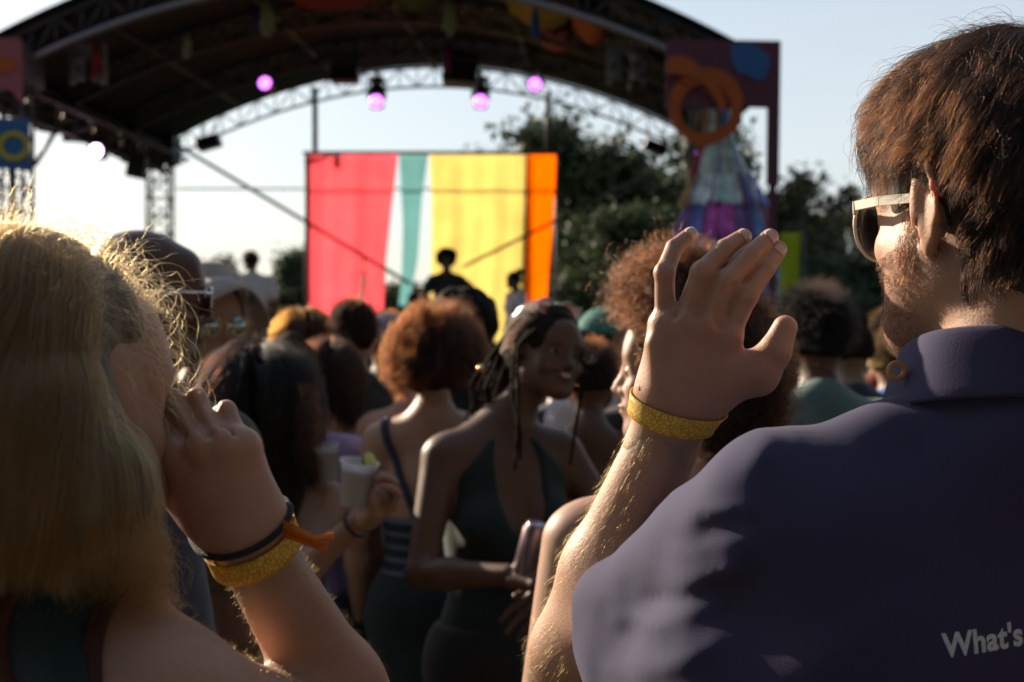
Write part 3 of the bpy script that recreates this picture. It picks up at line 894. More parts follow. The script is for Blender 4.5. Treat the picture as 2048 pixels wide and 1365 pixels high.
def head_ops(c, R, s=1., neck=None, ears=True, smile=False, slim=1.):
    """anatomical head, origin between the eyes' level centre; x right, y face, z up"""
    T = lambda x, y, z: np.array(c) + R @ (np.array((x, y, z)) * s)
    o = []
    o += [ell(T(0, -.012, .030), np.array((.075, .096, .086)) * s, R, .02)]
    o += [ell(T(0, -.045, -.008), np.array((.062, .058, .062)) * s, R, .03)]
    o += [ell(T(0, .036, -.028), np.array((.058 * slim, .056, .078)) * s, R, .03)]
    for sx in (-1, 1):
        o += [cone(T(sx * .055, .005, -.055), T(sx * .022, .068, -.095), .017 * s, .016 * s, .03)]
        o += [ell(T(sx * .040, .066, -.026), np.array((.021, .017, .017)) * s, R, .022)]
    o += [ell(T(0, .072, -.096), np.array((.022, .019, .017)) * s, R, .02)]
    o += [cone(T(-.036, .074, .018), T(.036, .074, .018), .013 * s, .013 * s, .022)]
    o += [ell(T(0, .068, .045), np.array((.045, .022, .035)) * s, R, .03)]
    o += [ell(T(0, .083, -.060), np.array((.026, .014, .016)) * s, R, .014)]
    for sx in (-1, 1):
        o += [ell(T(sx * .031, .096, -.003), np.array((.017, .018, .012)) * s, R, .016, 's')]
        o += [cone(T(sx * .019, .081, -.001), T(sx * .045, .074, -.001), .0085 * s, .0075 * s, .006)]
    o += [cone(T(0, .088, .006), T(0, .107, -.031), .008 * s, .0105 * s, .012)]
    for sx in (-1, 1): o += [ell(T(sx * .0125, .096, -.036), np.array((.0085, .009, .007)) * s, R, .006)]
    if smile:
        o += [cone(T(-.023, .090, -.054), T(.023, .090, -.054), .009 * s, .009 * s, .006, 's')]
        o += [cone(T(-.022, .092, -.048), T(.022, .092, -.048), .0045 * s, .0045 * s, .005)]
        o += [cone(T(-.018, .089, -.070), T(.018, .089, -.070), .0058 * s, .0058 * s, .005)]
        for sx in (-1, 1): o += [ell(T(sx * .042, .070, -.040), np.array((.016, .014, .016)) * s, R, .014)]
    else:
        o += [cone(T(-.018, .093, -.056), T(.018, .093, -.056), .0048 * s, .0048 * s, .005), cone(T(-.015, .093, -.067), T(.015, .093, -.067), .0058 * s, .0058 * s, .005)]
        o += [cone(T(-.022, .101, -.0615), T(.022, .101, -.0615), .0028 * s, .0028 * s, .003, 's')]
    if ears:
        for sx in (-1, 1):
            Re = R @ rotm(-sx * 24, -10, 0)
            o += [ell(T(sx * .080, -.004, -.004), np.array((.0045, .017, .028)) * s, Re, .006)]
            hx = [(.073, .012, .008), (.079, .010, .024), (.086, -.003, .032), (.092, -.017, .026), (.093, -.023, .008), (.089, -.020, -.012), (.083, -.011, -.026), (.076, .001, -.036), (.073, .008, -.030)]
            for a_, b_ in zip(hx[:-1], hx[1:]): o += [cone(T(sx * a_[0], a_[1], a_[2]), T(sx * b_[0], b_[1], b_[2]), .0036 * s, .0036 * s, .003)]
            o += [ell(T(sx * .079, -.001, -.031), np.array((.0045, .008, .010)) * s, R, .004)]
            o += [cone(T(sx * .085, -.010, -.018), T(sx * .087, -.014, .012), .0030 * s, .0030 * s, .004), cone(T(sx * .075, .011, -.008), T(sx * .076, .011, -.002), .005 * s, .004 * s, .004)]
    if neck is not None:
        o += [cone(T(0, -.030, -.055), neck, .050 * s, .056 * s, .04)]
    return o

def head_details(c, R, s, parent, skinm, smile=False, iris=True):
    T = lambda x, y, z: np.array(c) + R @ (np.array((x, y, z)) * s)
    for sx in (-1, 1):
        mb = MB(); mb.lathe([(.0001, -.0118), (.008, -.0088), (.0118, 0), (.008, .0088), (.0045, .0109), (.0001, .0118)], T(sx * .031, .076, -.001), R @ rotm(0, -90, 0), 16)
        mb.m = [1 if (i // 16) >= 3 else 0 for i in range(len(mb.f))]
        mb.build('eye', [M['eye'], M['iris']], parent, True)
    if smile:
        mb = MB()
        for i in range(8):
            x = (i - 3.5) * .0056
            mb.box(T(x, .0925 - abs(x) * .14, -.0565), np.array((.0052, .005, .009)) * s, R)
        mb.build('teeth', M['teeth'], parent)

def hand_chain(W, mcp, pip, dip, tip, thumb, bn, s=1., w0=.017, fr=(.0092, .0094, .0090, .0080), knuckle=.0025):
    """fingers index..pinky; bn = unit normal of the back of the hand"""
    o = []; post = []
    bn = np.array(bn, float); bn /= np.linalg.norm(bn)
    W = np.array(W, float)
    for i, m in enumerate(mcp):
        m = np.array(m); a = W + (m - W) * .12
        side = np.array(mcp[0]) - np.array(mcp[3]); side /= np.linalg.norm(side)
        a = a + side * (.016, .006, -.005, -.014)[i] * s
        o.append(cone(a, m - bn * .002, w0 * s, .0128 * s, .016, n=bn, f=.85))
    for i, m in enumerate(mcp):
        o.append(ell(np.array(m) + bn * knuckle * s, .0102 * s, None, .008))
        o.append(cone(W + (np.array(m) - W) * .35 + bn * .008 * s, np.array(m) + bn * .004 * s, .0055 * s, .0065 * s, .010))
    for k in range(3):
        a = (np.array(mcp[k]) + mcp[k + 1]) / 2; b = (np.array(pip[k]) + pip[k + 1]) / 2; e = b - a
        post.append(cone(a + e * .12 + bn * .0125 * s, a + e * .95 + bn * .010 * s, .0022 * s, .0030 * s, .007, 's'))
    if thumb is not None:
        c, m, i_, t = [np.array(x) for x in thumb]
        o.append(cone(c, m, .0185 * s, .0165 * s, .014)); o.append(cone(c, np.array(mcp[0]) + (W - np.array(mcp[0])) * .45, .016 * s, .012 * s, .018))
        o.append(cone(m, i_, .0145 * s, .0118 * s, .008)); o.append(cone(i_, t, .0118 * s, .0092 * s, .005))
    for k in range(4):
        m, p, d, t = [np.array(x) for x in (mcp[k], pip[k], dip[k], tip[k])]
        r = fr[k] * s
        o.append(cone(m, p, r * 1.10, r * 1.0, .0035)); o.append(ell(p + bn * .0008, r * 1.07, None, .003))
        o.append(cone(p, d, r * .98, r * .90, .002)); o.append(cone(d, t, r * .90, r * .78, .002))
        sd = np.cross(d - p, bn); sd /= np.linalg.norm(sd) + 1e-9
        for j_, (jt, ax_) in enumerate(((p, d - p), (d, t - d))):
            ax_ = ax_ / np.linalg.norm(ax_); up_ = bn - ax_ * (bn @ ax_); up_ /= np.linalg.norm(up_)
            for dd_ in (-.0030, .0002, .0034): post.append(cone(jt + ax_ * dd_ * s + up_ * r * 1.06 - sd * r * .55, jt + ax_ * dd_ * s + up_ * r * 1.06 + sd * r * .55, .0006, .0006, .0022, 's'))
    return o + post

def hand_template(W, fwd, bn, side=1, curl=(10, 15, 10), s=1., thumb_out=.5, spread=6, grip=False):
    """side=+1 right hand (thumb towards -x when the back of the hand faces up and fingers point +y)"""
    W = np.array(W, float)
    f = np.array(fwd, float); f /= np.linalg.norm(f)
    b = np.array(bn, float); b -= f * (b @ f); b /= np.linalg.norm(b)
    x = np.cross(f, b) * (-side)                 # towards the thumb
    L = lambda a, c, d: W + (x * a + f * c + b * d) * s
    X = (.029, .0095, -.0095, -.027); Yk = (.085, .088, .083, .074)
    PL = ((.044, .026, .019), (.049, .030, .020), (.045, .028, .020), (.035, .020, .018))
    mcp, pip, dip, tip = [], [], [], []
    for k in range(4):
        m = (X[k], Yk[k], 0.0); mcp.append(L(*m)); a = 0; p = np.array(m); sp = rad((1.5, .5, -.5, -1.7)[k] * spread)
        for j, out in enumerate((pip, dip, tip)):
            a += rad(curl[j] * (1 + .12 * k)); ln = PL[k][j]
            p = p + np.array((math.sin(sp) * math.cos(a), math.cos(sp) * math.cos(a), -math.sin(a))) * ln
            out.append(L(*p))
    t = thumb_out
    if grip: th = [L(.018, .018, -.01), L(.036, .048, -.03), L(.032, .072, -.048), L(.018, .085, -.058)]
    else: th = [L(.016, .016, -.008), L(.034 + .014 * t, .048, -.016), L(.038 + .03 * t, .078 - .006 * t, -.02), L(.038 + .042 * t, .102 - .012 * t, -.022)]
    return hand_chain(W, mcp, pip, dip, tip, th, b, s)

def ik(a, b, l1, l2, pole):
    a, b, pole = np.array(a, float), np.array(b, float), np.array(pole, float)
    d = b - a; L = np.linalg.norm(d); 
    if L > (l1 + l2) * .999: b = a + d / L * (l1 + l2) * .999; d = b - a; L = np.linalg.norm(d)
    u = d / L; h = pole - u * (pole @ u); h /= np.linalg.norm(h) + 1e-9
    x = (l1 * l1 - l2 * l2 + L * L) / (2 * L); y = math.sqrt(max(l1 * l1 - x * x, 0))
    return a + u * x + h * y, b

class Human:
    """standing figure; yaw 0 looks away from the camera (+Y), + turns to the left"""
    def __init__(s, x, y, H, yaw=0, fem=False, build=1., headyaw=None, headpitch=0, headroll=0, lean=(0, 0), skinname='fair',
                 lhand=None, rhand=None, lpole=None, rpole=None, lcurl=(20, 25, 15), rcurl=(20, 25, 15), smile=False, ears=True,
                 lgrip=False, rgrip=False, seatless=True, shrug=0, zfoot=0., slim=1., hy=0.):
        s.base = np.array((x, y, zfoot), float); s.H = H; k = (H - zfoot) / 1.75; s.k = k; s.skin = skinname
        Rb = rotm(yaw); s.Rb = Rb; s.yaw = yaw; s.smile = smile; s.fem = fem
        ln = np.array((lean[0], lean[1], 0.))
        B = lambda a, b, c: s.base + Rb @ (np.array((a, b, c)) * k) + ln * max(0, c - .9)
        s.B = B
        sw = (.158 if fem else .185) * build; hw = (.088 if not fem else .092) * build
        pel = B(0, 0, .96); s.pel = pel
        chest = B(0, .005, 1.26)
        w = .9 if fem else 1.
        b_ = build
        s.torso = [ell(B(0, .0, .95), np.array((.160 * b_ * (1.04 if fem else .98), .115 * b_, .13)) * k, Rb, .08),
                   ell(B(0, .005, 1.10), np.array((.135 * w * b_, .098 * b_, .15)) * k, Rb, .08),
                   ell(B(0, .0, 1.27), np.array((.160 * w * b_, .112 * b_, .17)) * k, Rb, .08),
                   cone(B(-sw * .8, -.008, 1.405 + shrug), B(sw * .8, -.008, 1.405 + shrug), .052 * k, .052 * k, .06),
                   cone(B(-sw * .7, -.02, 1.41), B(0, -.035, 1.475), .042 * k, .045 * k, .05), cone(B(sw * .7, -.02, 1.41), B(0, -.035, 1.475), .042 * k, .045 * k, .05)]
        if fem:
            s.torso += [ell(B(-.07, .085, 1.25), np.array((.06, .05, .06)) * k, Rb, .03), ell(B(.07, .085, 1.25), np.array((.06, .05, .06)) * k, Rb, .03)]
        else:
            s.torso += [ell(B(-.07, -.05, 1.33), np.array((.075, .06, .09)) * k, Rb, .04), ell(B(.07, -.05, 1.33), np.array((.075, .06, .09)) * k, Rb, .04)]
        hyw = yaw if headyaw is None else headyaw
        s.hs = min(1.0, .96 * (k ** .5)) * (.96 if fem else 1.0)
        Rh = rotm(hyw, headpitch, headroll); s.Rh = Rh
        s.hc = B(0, .03 + hy, 1.75) - np.array((0, 0, .115)) * s.hs
        s.neck = B(0, -.022, 1.45)
        s.head = head_ops(s.hc, Rh, s.hs, None, ears, smile, slim)
        s.neckops = [cone(s.hc + Rh @ (np.array((0, -.032, -.05)) * s.hs), s.neck, (.052 if not fem else .046) * s.hs * (b_ ** .5), .052 * k if not fem else .046 * k, .035)]
        s.legs = []
        for sx in (-1, 1):
            hip = B(sx * hw, 0, .90); kn = B(sx * (hw + .01), .015, .50); an = B(sx * (hw + .015), -.02, .09); toe = B(sx * (hw + .03), .12, .04)
            s.legs += [cone(hip, kn, .085 * b_ * k, .056 * k, .03), cone(kn, an, .054 * k, .036 * k, .02), ell(kn + (an - kn) * .28 + Rb @ np.array((0, -.015, 0)), np.array((.05, .052, .10)) * k, Rb, .03),
                       cone(an - np.array((0, 0, .04 * k)), toe, .038 * k, .03 * k, .02)]
        s.foot = [(B(sx * (hw + .015), -.05, 0), B(sx * (hw + .035), .16, 0)) for sx in (-1, 1)]
        s.arms = []; s.uparm = []; s.hands = []; s.joint = {}
        for sx, tgt, pole, curl, grip in ((-1, lhand, lpole, lcurl, lgrip), (1, rhand, rpole, rcurl, rgrip)):
            sh = B(sx * sw, -.008, 1.40 + shrug); l1, l2 = .275 * k, .25 * k
            if tgt is None: el = B(sx * (sw + .06), -.03, 1.13); wr = B(sx * (sw + .07), .05, .89); 
            else: el, wr = ik(sh, tgt, l1, l2, (Rb @ np.array((sx * .6, -.5, -.6))) if pole is None else pole)
            ra = (.041 if fem else .047) * b_ * k
            s.uparm.append((sh, el, ra)); s.joint[sx] = (sh, el, wr)
            s.arms += [cone(sh, el, ra * 1.12, ra * .82, .035), cone(el, el + (wr - el) * .35, ra * .84, ra * .82, .015), cone(el + (wr - el) * .3, wr, ra * .82, .0245 * k, .02)]
            f = (wr - el); f /= np.linalg.norm(f)
            bn = Rb @ np.array((sx * 1., .15, .1)) if tgt is None else Rb @ np.array((sx * .8, -.2, .5))
            s.hands += hand_template(wr + f * .004, f, bn, sx, curl, .98 * k, grip=grip)
    def body_ops(s, hands=True): return s.torso + s.legs + s.neckops + s.arms + s.head

def make_person(H, label, h=.008, hand_h=None, group=None, eyes=True, legh=None):
    root = empty('person', H.base, label, 'person', group)
    ms = [mesh_sdf(H.torso + H.legs + H.neckops + H.arms + H.head, h)]
    if hand_h: ms.append(mesh_sdf(H.hands, hand_h))
    v, f = join(*ms)
    mesh_obj('body', v, f, SK[H.skin], root)
    if eyes: head_details(H.hc, H.Rh, H.hs, root, None, H.smile)
    H.root = root
    return root

def garment(H, name, m, kind='tee', h=.01, t=.010, label=None, ops_extra=None, hem=.93, sleeve=.55, noise_=.004, col=None, nscale=18):
    """closed garment wrapped round the figure"""
    k = H.k; B = H.B; o = []
    zc = lambda c: B(0, 0, c)
    if kind in ('tee', 'shirt', 'tank', 'halter', 'crop', 'jacket'):
        o += inflate(H.torso, t)
        if kind in ('tee', 'shirt', 'jacket'):
            for sh, el, ra in H.uparm:
                e = sh + (el - sh) * sleeve; o.append(cone(sh, e, ra * 1.2 + t * 1.3, ra * 1.15 + t * 1.3, .03))
            if kind == 'jacket':
                for sx in (-1, 1):
                    sh, el, wr = H.joint[sx]; o += [cone(sh, el, .058 * k, .048 * k, .03), cone(el, el + (wr - el) * .9, .048 * k, .036 * k, .02)]
            o += [cone(H.neck + (0, 0, .012), H.neck - (0, 0, .03), .058 * k + t * .3, .075 * k, .03)] if kind != 'tee' else []
        o += [off(fn=lambda p: noise_ * snoise(p, nscale, 3, 2).astype(np.float32))]
        o += [plane(zc(hem), (0, 0, -1), k=.006)]
        if kind == 'tee':
            o += [ell(B(0, .02, 1.50), np.array((.072, .075, .05)) * k, H.Rb, .008, 's')]
        if kind == 'shirt':
            o += [cone(H.neck + (0, 0, -.02), H.neck + (0, 0, .1), .048 * k, .05 * k, .004, 's')]
        if kind in ('tank', 'crop', 'halter'):
            top = 1.30
            o += [plane(zc(top), (0, 0, 1), k=.006)]
    for sx in ():
        pass
    v, f = mesh_sdf(o, h)
    ob = mesh_obj(name, v, f, m, H.root)
    if label: ob['label'] = label
    return ob

def strap(H, pts, w, m, name='strap', th=.004, off_=.004, ops=None, col=None):
    """flat band laid over the body through pts"""
    ops = ops or (H.torso + H.neckops + H.arms); pts = np.array(pts, float)
    d = np.r_[0, np.cumsum(np.linalg.norm(np.diff(pts, axis=0), axis=1))]; t = np.linspace(0, d[-1], 40)
    q = np.stack([np.interp(t, d, pts[:, i]) for i in range(3)], 1)
    def gradn(p):
        e = .002; g_ = np.stack([sdf(ops, p + np.eye(3)[i] * e) - sdf(ops, p - np.eye(3)[i] * e) for i in range(3)], 1)
        return g_ / (np.linalg.norm(g_, axis=1)[:, None] + 1e-9)
    for _ in range(5):
        dd = sdf(ops, q); q = q - gradn(q) * (dd - off_)[:, None]
        q[1:-1] = (q[:-2] + 2 * q[1:-1] + q[2:]) / 4
    for _ in range(2):
        dd = sdf(ops, q); q = q - gradn(q) * (dd - off_)[:, None]
    nrm = gradn(q); tg = np.gradient(q, axis=0); tg /= np.linalg.norm(tg, axis=1)[:, None]
    sd = np.cross(tg, nrm)
    v = []
    for i in range(len(q)):
        for a, b in ((-1, -1), (-1, 1), (1, 1), (1, -1)): v.append(q[i] + sd[i] * a * w / 2 + nrm[i] * b * th / 2)
    f = []
    for i in range(len(q) - 1):
        for k in range(4): f.append((4 * i + k, 4 * i + (k + 1) % 4, 4 * i + 4 + (k + 1) % 4, 4 * i + 4 + k))
    f += [(0, 1, 2, 3), tuple(4 * (len(q) - 1) + k for k in (3, 2, 1, 0))]
    return mesh_obj(name, v, f, m, H.root if hasattr(H, 'root') else H)

# ------------------------------------------------------------------ hair
def hair_obj(name, strands, m, parent, radius=.00016, tip=.3):
    """strands: (N, K, 3) world space polylines"""
    N, K, _ = strands.shape
    hc = bpy.data.hair_curves.new(name)
    hc.add_curves([K] * N)
    org = wloc(parent)
    hc.position_data.foreach_set('vector', (strands - org).astype(np.float32).ravel())
    ra = hc.attributes.get('radius') or hc.attributes.new('radius', 'FLOAT', 'POINT')
    prof = np.linspace(1, tip, K) ** .7
    ra.data.foreach_set('value', (np.tile(prof, N) * radius).astype(np.float32))
    hc.materials.append(m)
    o = bpy.data.objects.new(name, hc); COL.objects.link(o); o.parent = parent
    return o

def scalp_points(n, mask, r_, c, R, s, grow=1.0):
    """random points on the skull in the hair-bearing region; returns world points, world normals, local unit vectors"""
    out = []
    while sum(len(o) for o in out) < n:
        d = r_.normal(size=(n * 3, 3)); d /= np.linalg.norm(d, axis=1)[:, None]
        out.append(d[mask(d)])
    d = np.concatenate(out)[:n]
    rr = np.array((.0765, .0975, .0875)) * grow
    p = np.array((0, -.012, .030)) + d * rr
    nrm = d / rr; nrm /= np.linalg.norm(nrm, axis=1)[:, None]
    return np.array(c) + (p * s) @ R.T, nrm @ R.T, d

def drop(S, c, R, s, bad):
    """leaves out strands any point of which lies in the head-space region bad(x, y, z)"""
    l = (S - np.array(c)) @ R / s
    return S[~bad(l[..., 0], l[..., 1], l[..., 2]).any(1)]

def hairline(d, front=.25, low=-.55, side=-.25):
    """True where hair grows: d local unit vectors (y = face, z = up)"""
    x, y, z = d[:, 0], d[:, 1], d[:, 2]
    lim = np.where(y > .35, front + (y - .35) * .6, np.where(y > 0, side + (y) * 1.2, low + (y + 1) * .25))
    return z > lim

def grow(p, n, r_, length, K=10, comb=None, comb_w=.5, grav=.15, stiff=.75, wild=.1, curl=0, curl_f=3, coll=None, keep=.001, clump=0, clump_w=.5, lenvar=.3, cling=0, lift=.012, curl_ph=None, gravdir=(0, 0, -1), frizz=.0):
    N = len(p); seg = (length * (1 + lenvar * (r_.random(N) - .5) * 2) / (K - 1))[:, None] if np.isscalar(length) else (length * (1 + lenvar * (r_.random(N) - .5) * 2) / (K - 1))[:, None]
    d = n + (0 if comb is None else comb * comb_w) + r_.normal(size=(N, 3)) * wild
    d /= np.linalg.norm(d, axis=1)[:, None]
    P_ = [p]; q = p.copy(); gd = np.array(gravdir)
    for k in range(K - 1):
        d = d * stiff + (1 - stiff) * d + gd * grav + r_.normal(size=(N, 3)) * wild * .35
        if comb is not None: d = d + comb * comb_w * .25
        d /= np.linalg.norm(d, axis=1)[:, None]
        q = q + d * seg
        if coll is not None:
            dd = sdf(coll, q)
            if cling:
                m = dd > lift; qq = q[m]; e = .003; lf = lift[m] if hasattr(lift, '__len__') else lift
                g_ = np.stack([sdf(coll, qq + np.eye(3)[i] * e) - sdf(coll, qq - np.eye(3)[i] * e) for i in range(3)], 1); g_ /= np.linalg.norm(g_, axis=1)[:, None] + 1e-9
                q[m] = qq - g_ * ((dd[m] - lf) * cling)[:, None]; dd = sdf(coll, q)
            m = dd < keep
            if m.any():
                e = .003; qq = q[m]
                g_ = np.stack([sdf(coll, qq + np.eye(3)[i] * e) - sdf(coll, qq - np.eye(3)[i] * e) for i in range(3)], 1)
                g_ /= np.linalg.norm(g_, axis=1)[:, None] + 1e-9
                q[m] = qq + g_ * (keep - dd[m])[:, None]
                dm = d[m]; dm = dm - g_ * np.minimum((dm * g_).sum(1), 0)[:, None]
                d[m] = dm / (np.linalg.norm(dm, axis=1)[:, None] + 1e-9)
        P_.append(q.copy())
    S = np.stack(P_, 1)
    if clump:
        gi = r_.integers(0, N, clump); gp = p[gi]
        near = np.argmin(((p[:, None, :] - gp[None]) ** 2).sum(-1), 1) if N * clump < 4e7 else r_.integers(0, clump, N)
        G = S[gi][near]; w = (np.linspace(0, 1, K) ** 1.3 * clump_w)[None, :, None] * r_.uniform(.6, 1.1, (N, 1, 1))
        S = S * (1 - w) + (G + (S[:, :1] - G[:, :1]) * .35) * w
        cid = near
    else: cid = np.arange(N)
    if curl:
        ph = r_.uniform(0, 6.28, N if not clump else clump)[cid if clump else slice(None)][:, None] + (r_.normal(size=(N, 1)) * .5 if clump else 0)
        fr = (curl_f * r_.uniform(.75, 1.3, (N if not clump else clump)))[cid if clump else slice(None)][:, None]
        t = np.linspace(0, 1, K)[None, :] 
        T = np.gradient(S, axis=1); T /= np.linalg.norm(T, axis=2)[..., None] + 1e-9
        A = np.cross(T, np.array((.3, .5, .81))); A /= np.linalg.norm(A, axis=2)[..., None] + 1e-9
        Bv = np.cross(T, A)
        amp = curl * np.minimum(1, t * 3)
        S = S + (A * np.cos(ph + fr * 6.28 * t)[..., None] + Bv * np.sin(ph + fr * 6.28 * t)[..., None]) * amp[..., None]
    if frizz: S = S + np.cumsum(r_.normal(size=S.shape) * frizz, axis=1) * np.linspace(0, 1, K)[None, :, None]
    return S

def glasses(c, R, s, parent, frame_m, lens_m, round_=True, ztop=0, lw=.026, lh=.025, fy=.104, temple_r=.0022, temple_w=None, up=None, name='sunglasses'):
    """worn glasses: frame with bridge and temples, two lenses"""
    T = lambda x, y, z: np.array(c) + R @ (np.array((x, y, z)) * s)
    root = empty(name, T(0, fy, 0) - wloc(parent)); root.parent = parent
    mb = MB(); t = np.linspace(0, 2 * math.pi, 33)
    for sx in (-1, 1):
        mb.tube([T(sx * (.034 + lw * math.cos(a) * 1.0), fy - .006 * abs(math.cos(a) * .7 + sx * 0), -.004 + lh * math.sin(a)) for a in t], .0016 * s, 6, cap=False)
    mb.tube([T(-.009, fy, .002), T(0, fy + .003, .005), T(.009, fy, .002)], .0018 * s, 6)
    mb.build('frame', frame_m, root, True)
    for sx in (-1, 1):
        mb = MB()
        pts = [T(sx * .060, fy - .004, .010), T(sx * .073, fy - .018, .011), T(sx * .078, .05, .010), T(sx * .079, .005, .006), T(sx * .080, -.012, -.012)]
        if temple_w:
            for a, b in zip(pts[:-1], pts[1:]):
                d = b - a; L_ = np.linalg.norm(d); y = d / L_; z = R @ np.array((0, 0, 1.)); x = np.cross(y, z); x /= np.linalg.norm(x); z = np.cross(x, y)
                mb.box((a + b) / 2, (.003 * s, L_ + .003, temple_w * s), np.stack([x, y, z], 1))
        else: mb.tube(pts, temple_r * s, 6)
        mb.build('temple', frame_m, root, not temple_w)
        mb = MB(); n = 24; vs = [T(sx * .034, fy + .003, -.004)]
        vs += [T(sx * (.034 + lw * math.cos(a)), fy - .004 * abs(math.cos(a)), -.004 + lh * math.sin(a)) for a in np.linspace(0, 2 * math.pi, n, endpoint=False)]
        vs += [v_ - R @ np.array((0, .0015, 0)) for v_ in vs]
        fs = [(0, 1 + i, 1 + (i + 1) % n) for i in range(n)] + [(n + 1, n + 2 + (i + 1) % n, n + 2 + i) for i in range(n)] + [(1 + i, n + 2 + i, n + 2 + (i + 1) % n, 1 + (i + 1) % n) for i in range(n)]
        mb.add(vs, fs); mb.build('lens', lens_m, root, True)
    return root

# ------------------------------------------------------------------ crowd
HM = dict(black=hair_mat('black_hair', 1.0, .2, .32), dark=hair_mat('dark_brown_hair', .86, .45, .32), brown=hair_mat('brown_hair', .62, .6, .3),
          auburn=hair_mat('auburn_hair', .78, .85, .3), golden=hair_mat('golden_brown_hair', .80, .6, .3), blonde=hair_mat('blonde_hair', .22, .35, .28), dblonde=hair_mat('light_brown_hair', .42, .45, .3),
          grey=hair_mat('grey_hair', .3, .1, .3))
HC = dict(black=(.009, .008, .007), dark=(.018, .012, .008), brown=(.035, .020, .011), auburn=(.022, .010, .005), blonde=(.22, .15, .08), dblonde=(.07, .043, .022), grey=(.12, .11, .10))
HB = {k: mat(k + '_hair_mass', v, .75, noise=.3, nscale=60, spec=.08, bump=.8, bscale=150) for k, v in HC.items()}

def hair_volume(H, kind, t=.012, extra=(), low=-.03, name='hair', h=.006, nz_=.004, ns=60, front=.05, cut=True):
    c, R, s = H.hc, H.Rh, H.hs
    T = lambda x, y, z: np.array(c) + R @ (np.array((x, y, z)) * s)
    o = [ell(T(0, -.014, .032), np.array((.0765 + t, .0975 + t, .0875 + t)) * s, R, .01), ell(T(0, -.05, -.01), np.array((.066 + t, .058 + t, .062 + t)) * s, R, .03)]
    if cut:
        o += [ell(T(0, .115, -.02), np.array((.085, .075, .085)) * s, R, .012, 's'), plane(T(0, 0, low), -R[:, 2], k=.012)]
        for sx in (-1, 1): o += [ell(T(sx * .085, .01, -.02), np.array((.028, .026, .038)) * s, R, .01, 's')]
    o += list(extra)
    o += [off(fn=lambda p: nz_ * snoise(p, ns, 11, 3).astype(np.float32))]
    v, f = mesh_sdf(o, h)
    return mesh_obj(name, v, f, HB[kind], H.root), o

def short_hair(H, kind, n=2500, length=.025, low=-.035, t=.006, r=.00035, wild=.2, comb=(0, .2, -.3), **kw):
    hv, o = hair_volume(H, kind, t, low=low)
    p, nn, d = scalp_points(n, lambda d: hairline(d, .35, -.42, -.1), np.random.default_rng(int(abs(H.base[0] * 1000)) + 3), H.hc, H.Rh, H.hs, 1.0 + t / .09)
    cb = H.Rh @ np.array(comb)
    S = grow(p, nn, np.random.default_rng(3), length, K=5, comb=cb, wild=wild, grav=.1, **kw)
    return hair_obj('hair_strands', S, HM[kind], hv, r)

def long_hair(H, kind, n=2500, length=.42, t=.012, r=.0004, vol=(), wave=.004, K=16, wild=.12, part=0, coll_extra=(), clump=120, clump_w=.5, curl_f=3, mass_low=None, w=.085, dy=-.055, dz=-.30, rb=.08, k=.05):
    c, R, s = H.hc, H.Rh, H.hs
    T = lambda x, y, z: np.array(c) + R @ (np.array((x, y, z)) * s)
    extra = [cone(T(0, -.035, .0), np.array(T(0, dy, 0)) + np.array((0, 0, dz)), w, rb, k, n=R[:, 1], f=.62)] + list(vol)
    hv, o = hair_volume(H, kind, t, extra=extra, cut=False)
    # face opening is cut from the mass after the fall of hair is added
    bpy.data.objects.remove(hv)
    o = o[:-1] + [ell(T(0, .115, -.045), np.array((.068, .085, .125)) * s, R, .02, 's'), ell(T(0, .10, -.16), np.array((.08, .085, .1)) * s, R, .02, 's'), off(fn=lambda p: .004 * snoise(p * np.array((1, 1, .25), np.float32), 90, 4, 2).astype(np.float32))]
    v, f = mesh_sdf(o, .007)
    hv = mesh_obj('hair', v, f, HB[kind], H.root)
    rr = np.random.default_rng(int(abs(H.base[0] * 1000)) + 9)
    p, nn, d = scalp_points(n, lambda d: hairline(d, .35, -.5, -.1), rr, c, R, s, 1 + t / .09)
    side = (R[:, 0][None] * np.sign(d[:, :1]) * .5 - R[:, 1][None] * .35)
    S = grow(p, nn * .6 + side, rr, length, K=K, grav=.42, wild=wild, coll=o[:-1] + list(coll_extra), keep=.003, cling=.4, lift=.010, clump=clump, clump_w=clump_w, curl=wave, curl_f=curl_f)
    hair_obj('hair_strands', S, HM[kind], hv, r)
    return hv

M['navy'] = mat('navy_cotton', (.018, .026, .05), .85, noise=.15, nscale=30, sheen=.2, bump=.3, bscale=500)
M['black'] = mat('black_cotton', (.012, .013, .014), .85, noise=.2, nscale=30, sheen=.15, bump=.3, bscale=500)
M['bottle'] = mat('bottle_green_cloth', (.007, .018, .017), .85, noise=.2, nscale=20, sheen=.15, bump=.3, bscale=400)
M['teal'] = mat('washed_teal_cotton', (.10, .17, .17), .85, noise=.1, nscale=20, sheen=.2, bump=.3, bscale=400)
M['blue'] = M['blue']
M['bluecot'] = mat('blue_cotton', (.05, .16, .42), .85, noise=.1, nscale=20, sheen=.2)
M['white'] = mat('white_cotton', (.62, .60, .62), .85, noise=.06, nscale=20, sheen=.2)
M['olive'] = mat('olive_cotton', (.06, .055, .03), .85, noise=.15, nscale=20)
M['denim'] = mat('dark_denim', (.025, .035, .06), .9, noise=.2, nscale=80)
M['rust'] = mat('rust_cotton', (.20, .05, .025), .85, noise=.15)
M['lilac'] = mat('lilac_cotton', (.26, .22, .40), .85, noise=.1)
M['shoe'] = mat('dark_shoe', (.03, .03, .03), .6)
M['gold'] = mat('gilt_metal', (.8, .5, .22), .22, metal=1)
M['glassdark'] = mat('smoked_lens', (.03, .025, .015), .06, spec=.8, alpha=.82)
M['glassorange'] = mat('amber_lens', (.55, .16, .03), .08, spec=.9, trans=.3, alpha=.9)
